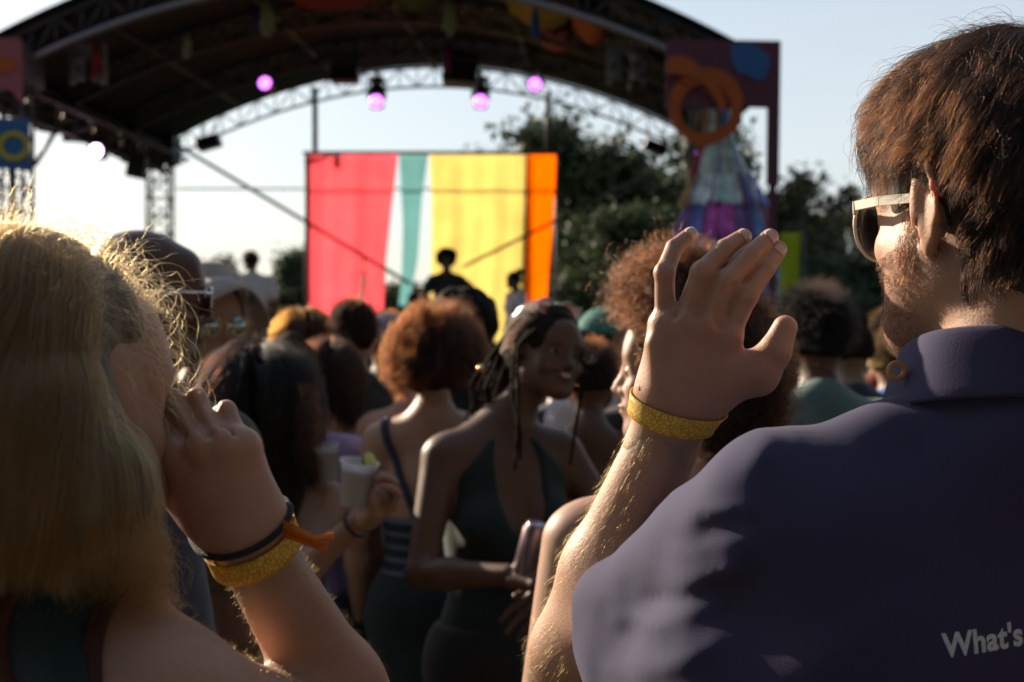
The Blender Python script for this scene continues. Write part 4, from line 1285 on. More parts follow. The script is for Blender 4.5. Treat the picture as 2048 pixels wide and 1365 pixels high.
M['mirror'] = mat('mirror_lens', (.35, .42, .42), .08, metal=.9)
def plaid_mat():
    m = mat('dark_patterned_cloth', (.012, .022, .024), .85, col2=(.05, .05, .045), nscale=22)
    return m
M['plaid'] = plaid_mat()
def stripe_mat():
    m = bpy.data.materials.new('navy_striped_knit'); m.use_nodes = True
    N, L = m.node_tree.nodes, m.node_tree.links
    tcn = N.new('ShaderNodeTexCoord'); w = N.new('ShaderNodeTexWave'); w.bands_direction = 'Z'; w.inputs['Scale'].default_value = 9; w.inputs['Distortion'].default_value = .4
    r = N.new('ShaderNodeValToRGB'); r.color_ramp.interpolation = 'CONSTANT'; r.color_ramp.elements[0].color = (.012, .02, .04, 1); r.color_ramp.elements[1].position = .8; r.color_ramp.elements[1].color = (.10, .12, .17, 1)
    L.new(tcn.outputs['Object'], w.inputs[0]); L.new(w.outputs[0], r.inputs[0]); L.new(r.outputs[0], N['Principled BSDF'].inputs['Base Color']); N['Principled BSDF'].inputs['Roughness'].default_value = .9
    return m
M['stripe'] = stripe_mat()

def trousers(H, m, name='trousers', t=.010, h=.012, waist=1.0, skirt=False):
    o = inflate(H.legs[:2] + H.legs[4:6] + [H.torso[0]], t) + inflate([H.legs[2], H.legs[6]], t * .8)
    if skirt:
        o += [cone(H.B(0, 0, .95), H.B(0, 0, .35), .15 * H.k, .20 * H.k, .05, n=H.Rb[:, 1], f=.8)]
    o += [off(fn=lambda p: .003 * snoise(p, 22, 5, 2).astype(np.float32)), plane(H.B(0, 0, waist), (0, 0, 1), k=.005), plane(H.B(0, 0, .12 if not skirt else .38), (0, 0, -1), k=.005)]
    v, f = mesh_sdf(o, h); return mesh_obj(name, v, f, m, H.root)

def shoes(H):
    for a, b in H.foot:
        a = a + (0, 0, .035); b = b + (0, 0, .03)
        v, f = mesh_sdf([cone(a, b, .046 * H.k, .042 * H.k, .02), plane((a[0], a[1], H.base[2]), (0, 0, -1), k=.004)], .01)
        mesh_obj('shoe', v, f, M['shoe'], H.root)

def place(px, topy, Y):
    """x and standing height of someone whose skull top shows at (px, topy)"""
    return (px - 1024) / FPX * Y, CAMZ + (682.5 - topy) / FPX * Y

def XY(px, Y): return (px - 1024) / FPX * Y

# bald man with sunglasses, seen past the fair-haired woman
Y = 2.35; x, z = place(300, 460, Y)
H = Human(x - .03, Y, z, yaw=-35, headyaw=-68, headpitch=-2, skinname='deep', build=1.08, slim=.97)
make_person(H, 'bald man in pale-rimmed sunglasses looking right, just past the fair-haired woman', .0065)
garment(H, 'shirt', M['olive'], 'shirt', h=.012); trousers(H, M['denim']); shoes(H)
M['steel'] = mat('pale_steel_frame', (.75, .78, .82), .18, metal=1)
glasses(H.hc, H.Rh, H.hs, H.root, M['steel'], M['glassorange'], lw=.029, lh=.026, temple_r=.0026)

# person with bucket hat and round mirror glasses
Y = 3.4; x, z = place(408, 560, Y)
H = Human(x, Y, z, yaw=-130, headyaw=-150, headpitch=0, skinname='tan', fem=True)
make_person(H, 'person in a pale floppy bucket hat and round mirror glasses behind the bald man', .008)
garment(H, 'shirt', M['black'], 'tee', h=.012); trousers(H, M['denim']); shoes(H)
glasses(H.hc, H.Rh, H.hs, H.root, M['gold'], M['mirror'], lw=.026, lh=.026)
hv, _ = hair_volume(H, 'dark', .008)
HR = H.Rh @ rotm(0, 34, 0); HO = H.hc + H.Rh @ np.array((0, -.03, .05)); hat = empty('bucket_hat', H.hc + H.Rh @ np.array((0, 0, .06)) - wloc(H.root)); hat.parent = H.root
M['hatblue'] = mat('blue_hat_cloth', (.05, .10, .42), .85, noise=.1); M['hatpale'] = mat('pale_hat_lining', (.48, .42, .38), .85, noise=.1, transl=.25)
mb = MB(); mb.lathe([(.096, -.0), (.094, .02), (.088, .055), (.070, .075), (.001, .080)], HO, HR, 28); mb.build('crown', M['hatpale'], hat, True)
mb = MB(); n = 40; R = HR; c = HO + R @ np.array((0, 0, .0)); vs = []
for j, (rr_, zz) in enumerate([(.096, .0), (.108, -.022), (.119, -.045), (.128, -.07)]):
    for i in range(n):
        a = 2 * math.pi * i / n; up = 0
        vs.append(c + R @ np.array((rr_ * math.cos(a), rr_ * math.sin(a) * 1.1, zz + up + .006 * j * math.sin(a * 4))))
mb.add(vs, [(j * n + i, j * n + (i + 1) % n, (j + 1) * n + (i + 1) % n, (j + 1) * n + i) for j in range(3) for i in range(n)])
o = mb.build('brim', M['hatpale'], hat, True); o.modifiers.new('t', 'SOLIDIFY').thickness = .004

# woman with long dark hair holding a cup
Y = 3.0; x, z = place(520, 706, Y)
cupP = P(716, 985, 2.72)
H = Human(x, Y, z, yaw=6, headyaw=2, fem=True, skinname='tan', build=1.0, rhand=P(722, 1040, 2.75), rpole=(-.9, .1, -.9), rcurl=(35, 45, 30), rgrip=True)
make_person(H, 'woman with long straight dark hair seen from behind, holding the lime-topped cup', .008, .004)
garment(H, 'vest_top', M['black'], 'tank', h=.01); trousers(H, M['denim']); shoes(H)
for sx in (-1, 1): strap(H, [H.B(sx * .10, .09, 1.30), H.B(sx * .095, .02, 1.46), H.B(sx * .09, -.10, 1.30)], .02, M['black'])
long_hair(H, 'black', 3600, .40, t=.014, w=.078, rb=.088, dz=-.26, wave=.012, wild=.16, clump=90, clump_w=.6, curl_f=2)
rr = np.random.default_rng(8); e_ = np.stack([P(a_, b_, 2.95 + c_) for a_, b_, c_ in zip(rr.uniform(590, 632, 420), rr.uniform(760, 920, 420), rr.uniform(-.06, .06, 420))])
S = grow(e_, np.tile(np.array((.5, -.1, -1.)), (420, 1)), rr, .09, K=18, grav=.2, wild=.4, clump=50, clump_w=.7, curl=.007, curl_f=2, lenvar=.5)
hair_obj('hair_ends', S, HM['auburn'], H.root, .0005)  # auburn colour stands in for sunlight on the tips of her black hair
mb = MB(); w_ = P(722, 1040, 2.75); e_ = H.joint[1][1]; d_ = (w_ - e_) / np.linalg.norm(w_ - e_); tt = np.linspace(0, 2 * math.pi, 25)
a_ = np.cross(d_, (0, 1, 0)); a_ /= np.linalg.norm(a_); b_ = np.cross(d_, a_)
mb.tube([w_ - d_ * .02 + (a_ * math.cos(t) + b_ * math.sin(t)) * .026 for t in tt], .0035, 6, cap=False); mb.build('wrist_cord', M['black'], H.root, True)

def cup(p, label, lime=False, tilt=0, col=(.88, .87, .90), r=.036, hgt=.085):
    root = empty('cup', p - np.array((0, 0, hgt / 2)), label, 'cup')
    R = rotm(0, 6, tilt); m = mat('white_cup_plastic', col, .35, transl=.65)
    mb = MB(); mb.lathe([(r * .72, -hgt / 2), (r, hgt / 2), (r * 1.06, hgt / 2), (r * 1.06, hgt / 2 - .004), (r * .95, hgt / 2 - .004), (r * .68, -hgt / 2 + .003)], p, R, 24); mb.build('cup_wall', m, root, True)
    mb = MB(); mb.lathe([(.0005, .0), (r * .9, 0), (r * .9, -.003), (.0005, -.003)], p + R @ np.array((0, 0, hgt / 2 - .014)), R, 20); mb.build('drink', mat('pale_drink', (.6, .58, .5), .1), root, True)
    if lime:
        Rl = R @ rotm(30, 60, 20); q = p + R @ np.array((r * .5, -.01, hgt / 2 + .004))
        mb = MB(); mb.lathe([(.0005, -.003), (.017, -.003), (.018, 0), (.017, .003), (.0005, .003)], q, Rl, 20); mb.m = [1 if (i // 20) in (0, 3) else 0 for i in range(len(mb.f))]
        mb.build('lime_slice', [mat('lime_rind', (.05, .16, .02), .4), mat('lime_flesh', (.5, .52, .12), .4)], root, True)
    return root
cup(P(714, 966, 2.70), 'white cup topped with a lime slice held in front of the dark-haired woman', True, 8)
cup(P(655, 925, 2.95), 'white cup without garnish held just behind the cup with lime', False, -6, r=.027, hgt=.075)

# man in dark patterned shirt
Y = 4.9; x, z = place(706, 606, Y)
H = Human(x, Y, z, yaw=5, headyaw=4, skinname='tan', build=1.0)
make_person(H, 'short-haired man in dark patterned shirt seen from behind below the pink cloth', .010)
garment(H, 'shirt', M['plaid'], 'shirt', h=.012, sleeve=.8); trousers(H, M['denim']); shoes(H)
short_hair(H, 'dark', 2200, .018, low=-.06, t=.008)

# woman with short auburn curls
Y = 3.9; x, z = place(868, 640, Y)
H = Human(x, Y, z, yaw=-8, headyaw=0, fem=True, skinname='rosy', build=1.02)
make_person(H, 'woman with short curly auburn hair and bare back crossed by a blue strap', .008)
garment(H, 'top', M['stripe'], 'tank', h=.01)
bpy.data.objects.remove(H.root.children[-1])
o = inflate(H.torso, .009) + [plane(H.B(0, 0, 1.19), (0, 0, 1)), plane(H.B(0, 0, 1.0), (0, 0, -1))]
v, f = mesh_sdf(o, .009); mesh_obj('striped_top', v, f, M['stripe'], H.root)
trousers(H, M['bottle'], 'skirt', skirt=True, waist=1.06); shoes(H)
for sx in (-1, 1): strap(H, [H.B(sx * .115, .08, 1.24), H.B(sx * .13, .03, 1.43), H.B(sx * .12, -.05, 1.42), H.B(sx * .03, -.13, 1.2), H.B(sx * .02, -.13, 1.17)], .022, M['navy'])
ex = [ell(H.hc + H.Rh @ np.array((0, -.03, -.005)) * H.hs, np.array((.098, .105, .10)), H.Rh, .04)]
c, R, s = H.hc, H.Rh, H.hs
T = lambda a, b, c_: c + R @ (np.array((a, b, c_)) * s)
vol = [ell(T(0, -.018, .02), np.array((.102, .115, .105)), R, .03), ell(T(-.01, -.045, -.035), np.array((.100, .09, .06)), R, .03), ell(T(0, .13, -.06), np.array((.075, .09, .11)), R, .02, 's'),
       off(fn=lambda p: .008 * snoise(p, 75, 21, 3).astype(np.float32))]
v, f = mesh_sdf(vol, .006); hv = mesh_obj('hair', v, f, HB['auburn'], H.root)
rr = np.random.default_rng(31); p, nn, d = scalp_points(5200, lambda d: hairline(d, .3, -.5, -.2), rr, c, R, s, 1.22)
side = R[:, 0][None] * np.sign(d[:, :1]) * .35
S = grow(p, nn * .9 + side, rr, .085, K=16, grav=.16, wild=.28, coll=vol[:-1], keep=.002, clump=420, clump_w=.75, curl=.007, curl_f=2.2)
hair_obj('hair_strands', S, HM['auburn'], hv, .00042)
p, nn, d = scalp_points(900, lambda d: (d[:, 0] < -.35) & (d[:, 2] < .45) & hairline(d, .3, -.6, -.3), rr, c, R, s, 1.25)
S = grow(p, nn - R[:, 0][None] * .5, rr, .10, K=16, grav=.22, wild=.35, clump=60, clump_w=.8, curl=.010, curl_f=2.0)
hair_obj('side_curls', S, HM['auburn'], hv, .0005)

# smiling woman with braids
Y = 3.25; x, z = place(1085, 618, Y)
H = Human(XY(1010, Y), Y, z, yaw=-158, headyaw=-146, headroll=-9, headpitch=3, fem=True, skinname='brown', build=1.0, smile=True, slim=1.08,
          rhand=P(1020, 1150, 2.95), rpole=(-.8, .3, -.6), rcurl=(35, 45, 30), rgrip=True, lhand=P(1130, 1180, 3.05), lpole=(.9, .3, -.5), hy=.0)
shift = P(1092, 612 + .115 * FPX / Y * .96, Y) - H.hc
for S_ in H.head + H.neckops[:1]:
    for q in ('c', 'a', 'b'):
        if q in S_ and not (S_ is H.neckops[0] and q == 'b'): S_[q] = (S_[q] + shift).astype(np.float32)
H.hc = H.hc + shift
make_person(H, 'smiling woman with long dark braids turned towards the camera in a deep v-neck dress', .0065, .004)
c, R, s = H.hc, H.Rh, H.hs
T = lambda a, b, c_: c + R @ (np.array((a, b, c_)) * s)
mb = MB(); mb.tube([T(-.024, .092, -.0505), T(-.012, .099, -.0495), T(0, .101, -.050), T(.012, .099, -.0495), T(.024, .092, -.0505)], .0035 * s, 6)
mb.build('upper_lip', M['lipd'], H.root, True)
mb = MB(); mb.tube([T(-.022, .092, -.054), T(-.01, .098, -.0665), T(0, .099, -.068), T(.01, .098, -.0665), T(.022, .092, -.054)], .0042 * s, 6); mb.build('lower_lip', M['lipd'], H.root, True)
for sx in (-1, 1):
    mb = MB(); mb.tube([T(sx * .015, .091, .020), T(sx * .032, .089, .0265), T(sx * .048, .078, .020)], [.002, .0028, .001], 6); mb.build('eyebrow', HB['black'], H.root, True)
# dress with deep v
bd_ops = inflate(H.torso, .008)
vR = H.Rb
vcut = ell(H.B(0, .16, 1.42), np.array((.070, .14, .20)) * H.k, H.Rb, .012, 's')
o = bd_ops + [plane(H.B(-.10, 0, 1.40), H.Rb @ np.array((-.75, 0, .66)), k=.01), plane(H.B(.10, 0, 1.40), H.Rb @ np.array((.75, 0, .66)), k=.01), plane(H.B(0, 0, 1.45), (0, 0, 1), k=.006), vcut, plane(H.B(0, 0, .9), (0, 0, -1)), ell(H.B(0, -.16, 1.42), np.array((.10, .13, .2)) * H.k, H.Rb, .012, 's')]
v, f = mesh_sdf(o, .008); mesh_obj('dress_top', v, f, M['bottle'], H.root)
trousers(H, M['black'], 'skirt', skirt=True, waist=1.02); shoes(H)
# scalp hair and braids
hv, ho = hair_volume(H, 'dark', .010, low=-.05)
rr = np.random.default_rng(70); p, nn, d = scalp_points(2600, lambda d: hairline(d, .35, -.5, -.1), rr, c, R, s, 1.14)
cb = -R[:, 1][None] * .9 - nn * 0; cb = cb - nn * (cb * nn).sum(1)[:, None]
S = grow(p, nn * .3, rr, .05, K=8, comb=cb, comb_w=1.6, wild=.15, coll=ho[:2], keep=.001, cling=.6, lift=.006, clump=110, clump_w=.85, curl=.0015, curl_f=2)
hair_obj('hair_strands', S, HM['dark'], hv, .0005)
rr = np.random.default_rng(77)
mbs = MB()
def braid(pts, r, parent):
    pts = np.array(pts); d = np.r_[0, np.cumsum(np.linalg.norm(np.diff(pts, axis=0), axis=1))]; n = max(8, int(d[-1] / .006))
    t = np.linspace(0, d[-1], n); q = np.stack([np.interp(t, d, pts[:, i]) for i in range(3)], 1)
    for _ in range(6): q[1:-1] = (q[:-2] + 2 * q[1:-1] + q[2:]) / 4
    mb = MB()
    T_ = np.gradient(q, axis=0); T_ /= np.linalg.norm(T_, axis=1)[:, None]
    A = np.cross(T_, (.2, .9, .3)); A /= np.linalg.norm(A, axis=1)[:, None]; Bv = np.cross(T_, A)
    taper = np.linspace(1, .6, n)
    for k in range(3):
        ph = t / .011 * 2.1 + k * 2.09
        mb.tube(q + (A * np.cos(ph)[:, None] + Bv * np.sin(ph)[:, None] * .6) * (r * .5 * taper)[:, None], list(r * .58 * taper), 5)
    return mb.build('braid', HB['dark'], parent, True)
nb_ = 26
for i in range(nb_):
    a = -1.35 + 2.7 * i / (nb_ - 1)          # across the head
    st_ = T(.07 * math.sin(a), .055 - .02 * abs(math.sin(a)), .045 + .07 * math.cos(a))
    mid = T(.087 * math.sin(a), -.03, .04 + .087 * math.cos(a))
    bk = T(.075 * math.sin(a) * .9, -.115, .02 + .03 * math.cos(a))
    fall = H.B(.10 * math.sin(a) + rr.uniform(-.02, .02), -.13 - .03 * math.cos(a), 1.42)
    if math.sin(a) > .3:                         # her right: hangs by the image-left shoulder
        fall = P(955 + rr.uniform(-22, 30), 770, Y + .04 + rr.uniform(-.03, .04)); end = P(945 + rr.uniform(-18, 50), 840 + rr.uniform(-20, 60), Y + rr.uniform(-.02, .05))
    else: end = H.B(.09 * math.sin(a), -.15, 1.18 + rr.uniform(-.05, .05))
    braid([st_, mid, bk, fall, end], .0062, hv)
for (a0, pts) in ((0, [T(.066, .045, .05), P(1036, 690, Y - .10), P(1036, 780, Y - .135), P(1036, 860, Y - .15), P(1030, 940, Y - .15)]),
                  (1, [T(.068, .03, .055), P(1028, 700, Y - .07), P(1024, 790, Y - .12), P(1042, 870, Y - .15), P(1040, 920, Y - .16)]),
                  (2, [T(-.068, .05, .04), P(1160, 700, Y - .04), P(1163, 790, Y - .03), P(1150, 860, Y - .10), P(1140, 930, Y - .13)])):
    braid(pts, .0062, hv)
mb = MB(); q = P(962, 738, Y - .02); mb.lathe([(.008, -.006), (.0105, 0), (.008, .006)], q, rotm(0, 20, 20), 16); mb.build('braid_ring', M['gold'], hv, True)
# sunglasses pushed up on the hair
glasses(H.hc + H.Rh @ np.array((0, -.052, .068)), H.Rh @ rotm(0, 24, 0), s, H.root, M['steel'], M['glassorange'], lw=.03, lh=.024)
# can in her hand
cn = empty('drink_can', P(1062, 1105, 2.93) - np.array((0, 0, .06)), 'small silver topped can held low by the woman with braids', 'can')
mb = MB(); mb.lathe([(.022, -.06), (.028, -.055), (.029, .048), (.024, .058), (.0245, .062), (.022, .062), (.022, .058), (.001, .058)], P(1062, 1105, 2.93), rotm(0, 8, 15), 24); mb.build('can_wall', mat('can_aluminium', (.42, .30, .34), .28, metal=.8, noise=.2, nscale=20), cn, True)
mb = MB(); mb.lathe([(.001, .0), (.007, 0), (.007, .002), (.001, .002)], P(1064, 1105, 2.93) + rotm(0, 8, 15) @ np.array((.004, 0, .061)), rotm(0, 8, 15), 12); mb.build('ring_pull', M['steel'], cn, True)

# woman with piled curls in profile, behind the raised hand
Y = 2.0; x, z = place(1384, 598, Y)
H = Human(x, Y, z, yaw=14, headyaw=74, headpitch=2, fem=True, skinname='fair', build=1.12, ears=True)
make_person(H, 'woman with a tall pile of sunlit curls in profile behind the raised hand', .0055)
CW = H
o = inflate(H.torso, .007) + [plane(H.B(0, 0, 1.26), (0, 0, 1)), plane(H.B(0, 0, .92), (0, 0, -1))]
v, f = mesh_sdf(o, .009); mesh_obj('top', v, f, M['navy'], H.root); trousers(H, M['denim']); shoes(H)
M['bluestrap'] = mat('grey_blue_strap', (.12, .18, .24), .8)
for sx in (-1, 1): strap(H, [H.B(sx * .10, .10, 1.26), H.B(sx * .115, .03, 1.45), H.B(sx * .11, -.09, 1.26)], .022, M['bluestrap'])
c, R, s = H.hc, H.Rh, H.hs
T = lambda a, b, c_: c + R @ (np.array((a, b, c_)) * s)
for sx in (-1, 1):
    mb = MB(); mb.tube([T(sx * .014, .093, .019), T(sx * .032, .090, .025), T(sx * .048, .079, .019)], [.0015, .0025, .001], 6); mb.build('eyebrow', HB['brown'], H.root, True)
mb = MB(); mb.tube([T(-.022, .090, -.060), T(-.01, .0985, -.0575), T(0, .0995, -.0585), T(.01, .0985, -.0575), T(.022, .090, -.060)], .0042 * s, 6); mb.tube([T(-.02, .090, -.063), T(0, .0985, -.067), T(.02, .090, -.063)], .0048 * s, 6)
mb.build('lips', M['lip'], H.root, True)
vol = [ell(T(0, -.020, .035), np.array((.096, .108, .102)), R, .03), ell(T(0, .005, .115), np.array((.062, .075, .068)), R, .04), ell(T(0, -.065, -.02), np.array((.085, .07, .10)), R, .04), ell(T(0, -.075, -.13), np.array((.075, .06, .08)), R, .04),
       ell(T(0, .125, -.03), np.array((.10, .085, .098)), R, .02, 's'), ell(T(.1, .05, -.03), np.array((.05, .045, .06)), R, .02, 's'), ell(T(-.1, .05, -.03), np.array((.05, .045, .06)), R, .02, 's'),
       off(fn=lambda p: .009 * snoise(p, 70, 8, 3).astype(np.float32))]
v, f = mesh_sdf(vol, .005); hv = mesh_obj('hair', v, f, HB['brown'], H.root)
rr = np.random.default_rng(51)
me = hv.data; co = np.zeros(len(me.vertices) * 3, np.float32); me.vertices.foreach_get('co', co); co = co.reshape(-1, 3) + wloc(hv)
no = np.zeros(len(me.vertices) * 3, np.float32); me.vertices.foreach_get('normal', no); no = no.reshape(-1, 3)
def surf_roots(n, sel=None):
    idx = np.arange(len(co)) if sel is None else np.where(sel)[0]
    i = rr.choice(idx, n); return co[i] + rr.normal(size=(n, 3)) * .002 - no[i] * .004, no[i]
loc_ = (co - c) @ R / s
p, nn = surf_roots(9000, (loc_[:, 2] > -.12))
S = grow(p, nn, rr, .038, K=16, grav=.05, wild=.5, clump=900, clump_w=.75, curl=.0055, curl_f=2.4)
face = lambda x, y, z: (y > .062) & (z < .062)
S = drop(S, c, R, s, face)
hair_obj('hair_strands', S, HM['golden'], hv, .00026)
p, nn = surf_roots(1500, (loc_[:, 1] > .0) & (loc_[:, 2] > .06))
S = grow(p, nn + R[:, 1][None] * .2, rr, .075, K=22, grav=.10, wild=.5, clump=150, clump_w=.7, curl=.009, curl_f=2.6, frizz=.0006)
S = drop(S, c, R, s, face)
hair_obj('loose_curls', S, HM['golden'], hv, .0002)
p, nn = surf_roots(700, (loc_[:, 1] < -.04) & (loc_[:, 2] < .05))
S = grow(p, nn, rr, .08, K=20, grav=.15, wild=.4, clump=90, clump_w=.7, curl=.008, curl_f=2.6, frizz=.0006)
hair_obj('nape_curls', S, HM['dark'], hv, .00025)

# dark haired man in washed teal tee
Y = 3.7; x, z = place(1632, 592, Y)
H = Human(x, Y, z, yaw=10, headyaw=20, skinname='brown', build=1.05)
make_person(H, 'black-haired man in washed teal t-shirt just right of the raised hand', .009)
garment(H, 'tee_shirt', M['teal'], 'tee', h=.01); trousers(H, M['denim']); shoes(H)
short_hair(H, 'black', 3000, .04, low=-.05, t=.014, wild=.3)
# person in blue
Y = 5.4; x, z = place(1786, 668, Y)
H = Human(x, Y, z, yaw=-20, headyaw=-30, skinname='fair', build=1.0)
make_person(H, 'fair-haired person in bright blue t-shirt half hidden by the bearded man', .011)
garment(H, 'tee_shirt', M['bluecot'], 'tee', h=.012); trousers(H, M['denim']); shoes(H); short_hair(H, 'dblonde', 1500, .03)
# teal cap
Y = 4.8; x, z = place(1216, 622, Y)
H = Human(x, Y, z, yaw=35, headyaw=66, skinname='tan', build=1.0)
make_person(H, 'person in teal baseball cap and white tee left of the piled curls', .010)
garment(H, 'tee_shirt', M['white'], 'tee', h=.012); trousers(H, M['denim']); shoes(H); short_hair(H, 'dark', 900, .015, low=-.05, t=.004)
def cap(H, m, name='cap', peak=True):
    root = empty(name, H.hc + H.Rh @ np.array((0, 0, .06)) - wloc(H.root)); root.parent = H.root
    c, R, s = H.hc, H.Rh, H.hs; T = lambda a, b, c_: c + R @ (np.array((a, b, c_)) * s)
    v, f = mesh_sdf([ell(T(0, -.012, .036), np.array((.088, .108, .094)) * s, R), plane(T(0, 0, .035), -R @ np.array((0, -.15, 1.)), k=.004)], .006); mesh_obj('crown', v, f, m, root)
    if peak:
        mb = MB(); vs = []
        for i in range(13):
            a = math.pi * i / 12
            for r1 in (0, 1):
                vs.append(T(.078 * math.cos(a), (.045 + .05 * math.sin(a)) if r1 == 0 else (.05 + .115 * math.sin(a)), .045 - .012 * r1 + .012 * math.sin(a)))
        mb.add(vs, [(2 * i, 2 * i + 1, 2 * i + 3, 2 * i + 2) for i in range(12)]); o = mb.build('peak', m, root, True); o.modifiers.new('t', 'SOLIDIFY').thickness = .004
cap(H, mat('teal_cap_cloth', (.04, .20, .17), .8, noise=.1))
# people around the middle
def mid(px, topy, Y, yaw, label, skin_, hair, hk, cloth_m, kind='tee', fem=False, hyaw=None, build=1., capm=None, hair_len=.25, **kw):
    x, z = place(px, topy, Y)
    H = Human(x, Y, z, yaw=yaw, headyaw=hyaw, skinname=skin_, fem=fem, build=build, **kw)
    make_person(H, label, .012 if Y > 4 else .009)
    if cloth_m:
        garment(H, {'tee': 'tee_shirt', 'tank': 'vest_top', 'shirt': 'shirt', 'jacket': 'jacket'}[kind], cloth_m, kind, h=.013)
        if kind == 'tank':
            for sx in (-1, 1): strap(H, [H.B(sx * .10, .09, 1.30), H.B(sx * .095, .02, 1.46), H.B(sx * .09, -.10, 1.30)], .025, cloth_m)
    trousers(H, M['denim'], h=.015); shoes(H)
    if hk == 'short': short_hair(H, hair, 1500, .025, r=.0005)
    if hk == 'long': long_hair(H, hair, 1500, hair_len, r=.0006, wild=.2, wave=.006, dz=-hair_len * .6)
    if hk == 'bun':
        hv, _ = hair_volume(H, hair, .012); v, f = mesh_sdf([ell(H.hc + H.Rh @ np.array((0, -.085, .10)), .042), off(fn=lambda p: .003 * snoise(p, 90, 2, 2).astype(np.float32))], .007); mesh_obj('hair_bun', v, f, HB[hair], H.root)
    if hk == 'afro':
        c, R, s = H.hc, H.Rh, H.hs; T = lambda a, b, c_: c + R @ (np.array((a, b, c_)) * s)
        v, f = mesh_sdf([ell(T(0, -.02, .04), np.array((.135, .13, .125)) * s, R), ell(T(0, .14, -.04), np.array((.08, .10, .10)) * s, R, .02, 's'), off(fn=lambda p: .008 * snoise(p, 80, 2, 3).astype(np.float32))], .009); mesh_obj('hair', v, f, HB[hair], H.root)
    if capm: cap(H, capm, peak=True)
    return H
mid(607, 628, 5.0, 20, 'woman with wavy orange-lit hair standing below the left edge of the pink cloth', 'tan', 'brown', 'long', M['black'], 'tank', True)
mid(656, 690, 4.6, 10, 'shorter dark-haired woman just left of the patterned shirt man', 'tan', 'dark', 'long', M['rust'], 'tank', True)
mid(772, 632, 5.6, -20, 'person in a pale grey-blue cap behind the auburn curls', 'tan', 'dark', 'short', M['teal'], capm=mat('pale_blue_cap', (.22, .27, .36), .85, noise=.1))
mid(925, 600, 5.0, 0, 'person with big round dark hair directly below the stage performer', 'brown', 'black', 'afro', M['black'], 'tee')
mid(836, 648, 4.5, 2, 'bare-shouldered person hidden behind the auburn-haired woman', 'rosy', 'brown', 'short', None, fem=True)
mid(1180, 690, 4.1, -10, 'dark-haired person in rust vest behind the woman with braids', 'brown', 'dark', 'short', M['rust'], 'tank', True)
mid(462, 700, 4.4, -60, 'fair-skinned person in a dark jacket between the bald man and long dark hair', 'rosy', 'dark', 'short', M['black'], 'jacket')
mid(585, 690, 4.0, 5, 'person in lilac t-shirt behind the long dark hair', 'tan', 'brown', 'bun', M['lilac'], 'tee')
mid(1540, 640, 5.2, 10, 'dark-haired person in black beyond the raised hand', 'tan', 'dark', 'short', M['black'], 'jacket')
mid(1700, 640, 5.0, 10, 'person with bunned dark hair left of the bearded jaw', 'tan', 'dark', 'bun', M['navy'], 'tee')
mid(1290, 650, 4.4, 10, 'dark-haired person standing behind the piled curls', 'tan', 'dark', 'short', M['black'], 'tee')
mid(255, 640, 4.2, -10, 'dark-haired person hidden beyond the bald man', 'tan', 'dark', 'short', M['navy'], 'tee')
# performers on the stage
HP = mid(893, 503, 15.1, 180, 'stage performer with round afro standing before the yellow cloth', 'deep', 'black', 'afro', M['black'], 'tee', True, zfoot=1.0, build=1.05, lhand=P(925, 612, 14.9), rhand=P(868, 612, 14.8), rpole=(-1, 0, -.3), lpole=(1, 0, -.3))
mid(502, 505, 14.7, 20, 'man in white shirt and dark cap standing at the left of the stage', 'deep', 'black', 'short', M['white'], 'tee', zfoot=1.0, build=1.15, capm=M['black'])
mid(1030, 545, 16.2, 120, 'performer in pale top leaning at the right of the stage', 'brown', 'black', 'bun', M['white'], 'tee', True, zfoot=1.0)
mid(830, 590, 16.8, 60, 'crouched dark figure beside the table on the stage', 'deep', 'black', 'short', M['black'], 'tee', zfoot=1.0)

# people deep in the crowd: five figures, copied
protos = []
for i, (fem, sk, hr, hk, cm, kd) in enumerate([(False, 'tan', 'dark', 'short', M['navy'], 'tee'), (True, 'tan', 'brown', 'long', M['black'], 'tank'), (False, 'brown', 'black', 'short', M['olive'], 'tee'),
                                             (True, 'rosy', 'dblonde', 'bun', M['teal'], 'tee'), (False, 'rosy', 'brown', 'short', M['rust'], 'tee'), (True, 'deep', 'black', 'afro', M['plaid'], 'tee')]):
    Hh = mid(0, 0, 0.001, 0, '', sk, hr, hk, cm, kd, fem) if False else None
    H = Human(-40 - i, -40, 1.75, yaw=0, fem=fem, skinname=sk); make_person(H, None, .018)
    garment(H, 'tee_shirt' if kd == 'tee' else 'vest_top', cm, kd, h=.018); trousers(H, M['denim'], h=.02); shoes(H)
    if hk == 'long': long_hair(H, hr, 500, .28, r=.001, dz=-.17)
    elif hk == 'short': short_hair(H, hr, 500, .025, r=.0009)
    elif hk == 'bun': hair_volume(H, hr, .014, h=.009)
    else:
        v, f = mesh_sdf([ell(H.hc + (0, -.02, .04), (.13, .125, .12)), ell(H.hc + (0, .14, -.04), (.08, .10, .10), None, .02, 's')], .012); mesh_obj('hair', v, f, HB[hr], H.root)
    protos.append(H.root)
rr = np.random.default_rng(12); used = [False] * 6; spots = []
tries = 0
while len(spots) < 62 and tries < 20000:
    tries += 1
    Y = rr.uniform(5.7, 12.6); x = rr.uniform(-.40, .40) * Y
    if all((x - a) ** 2 + (Y - b) ** 2 > .52 ** 2 for a, b in spots): spots.append((x, Y))
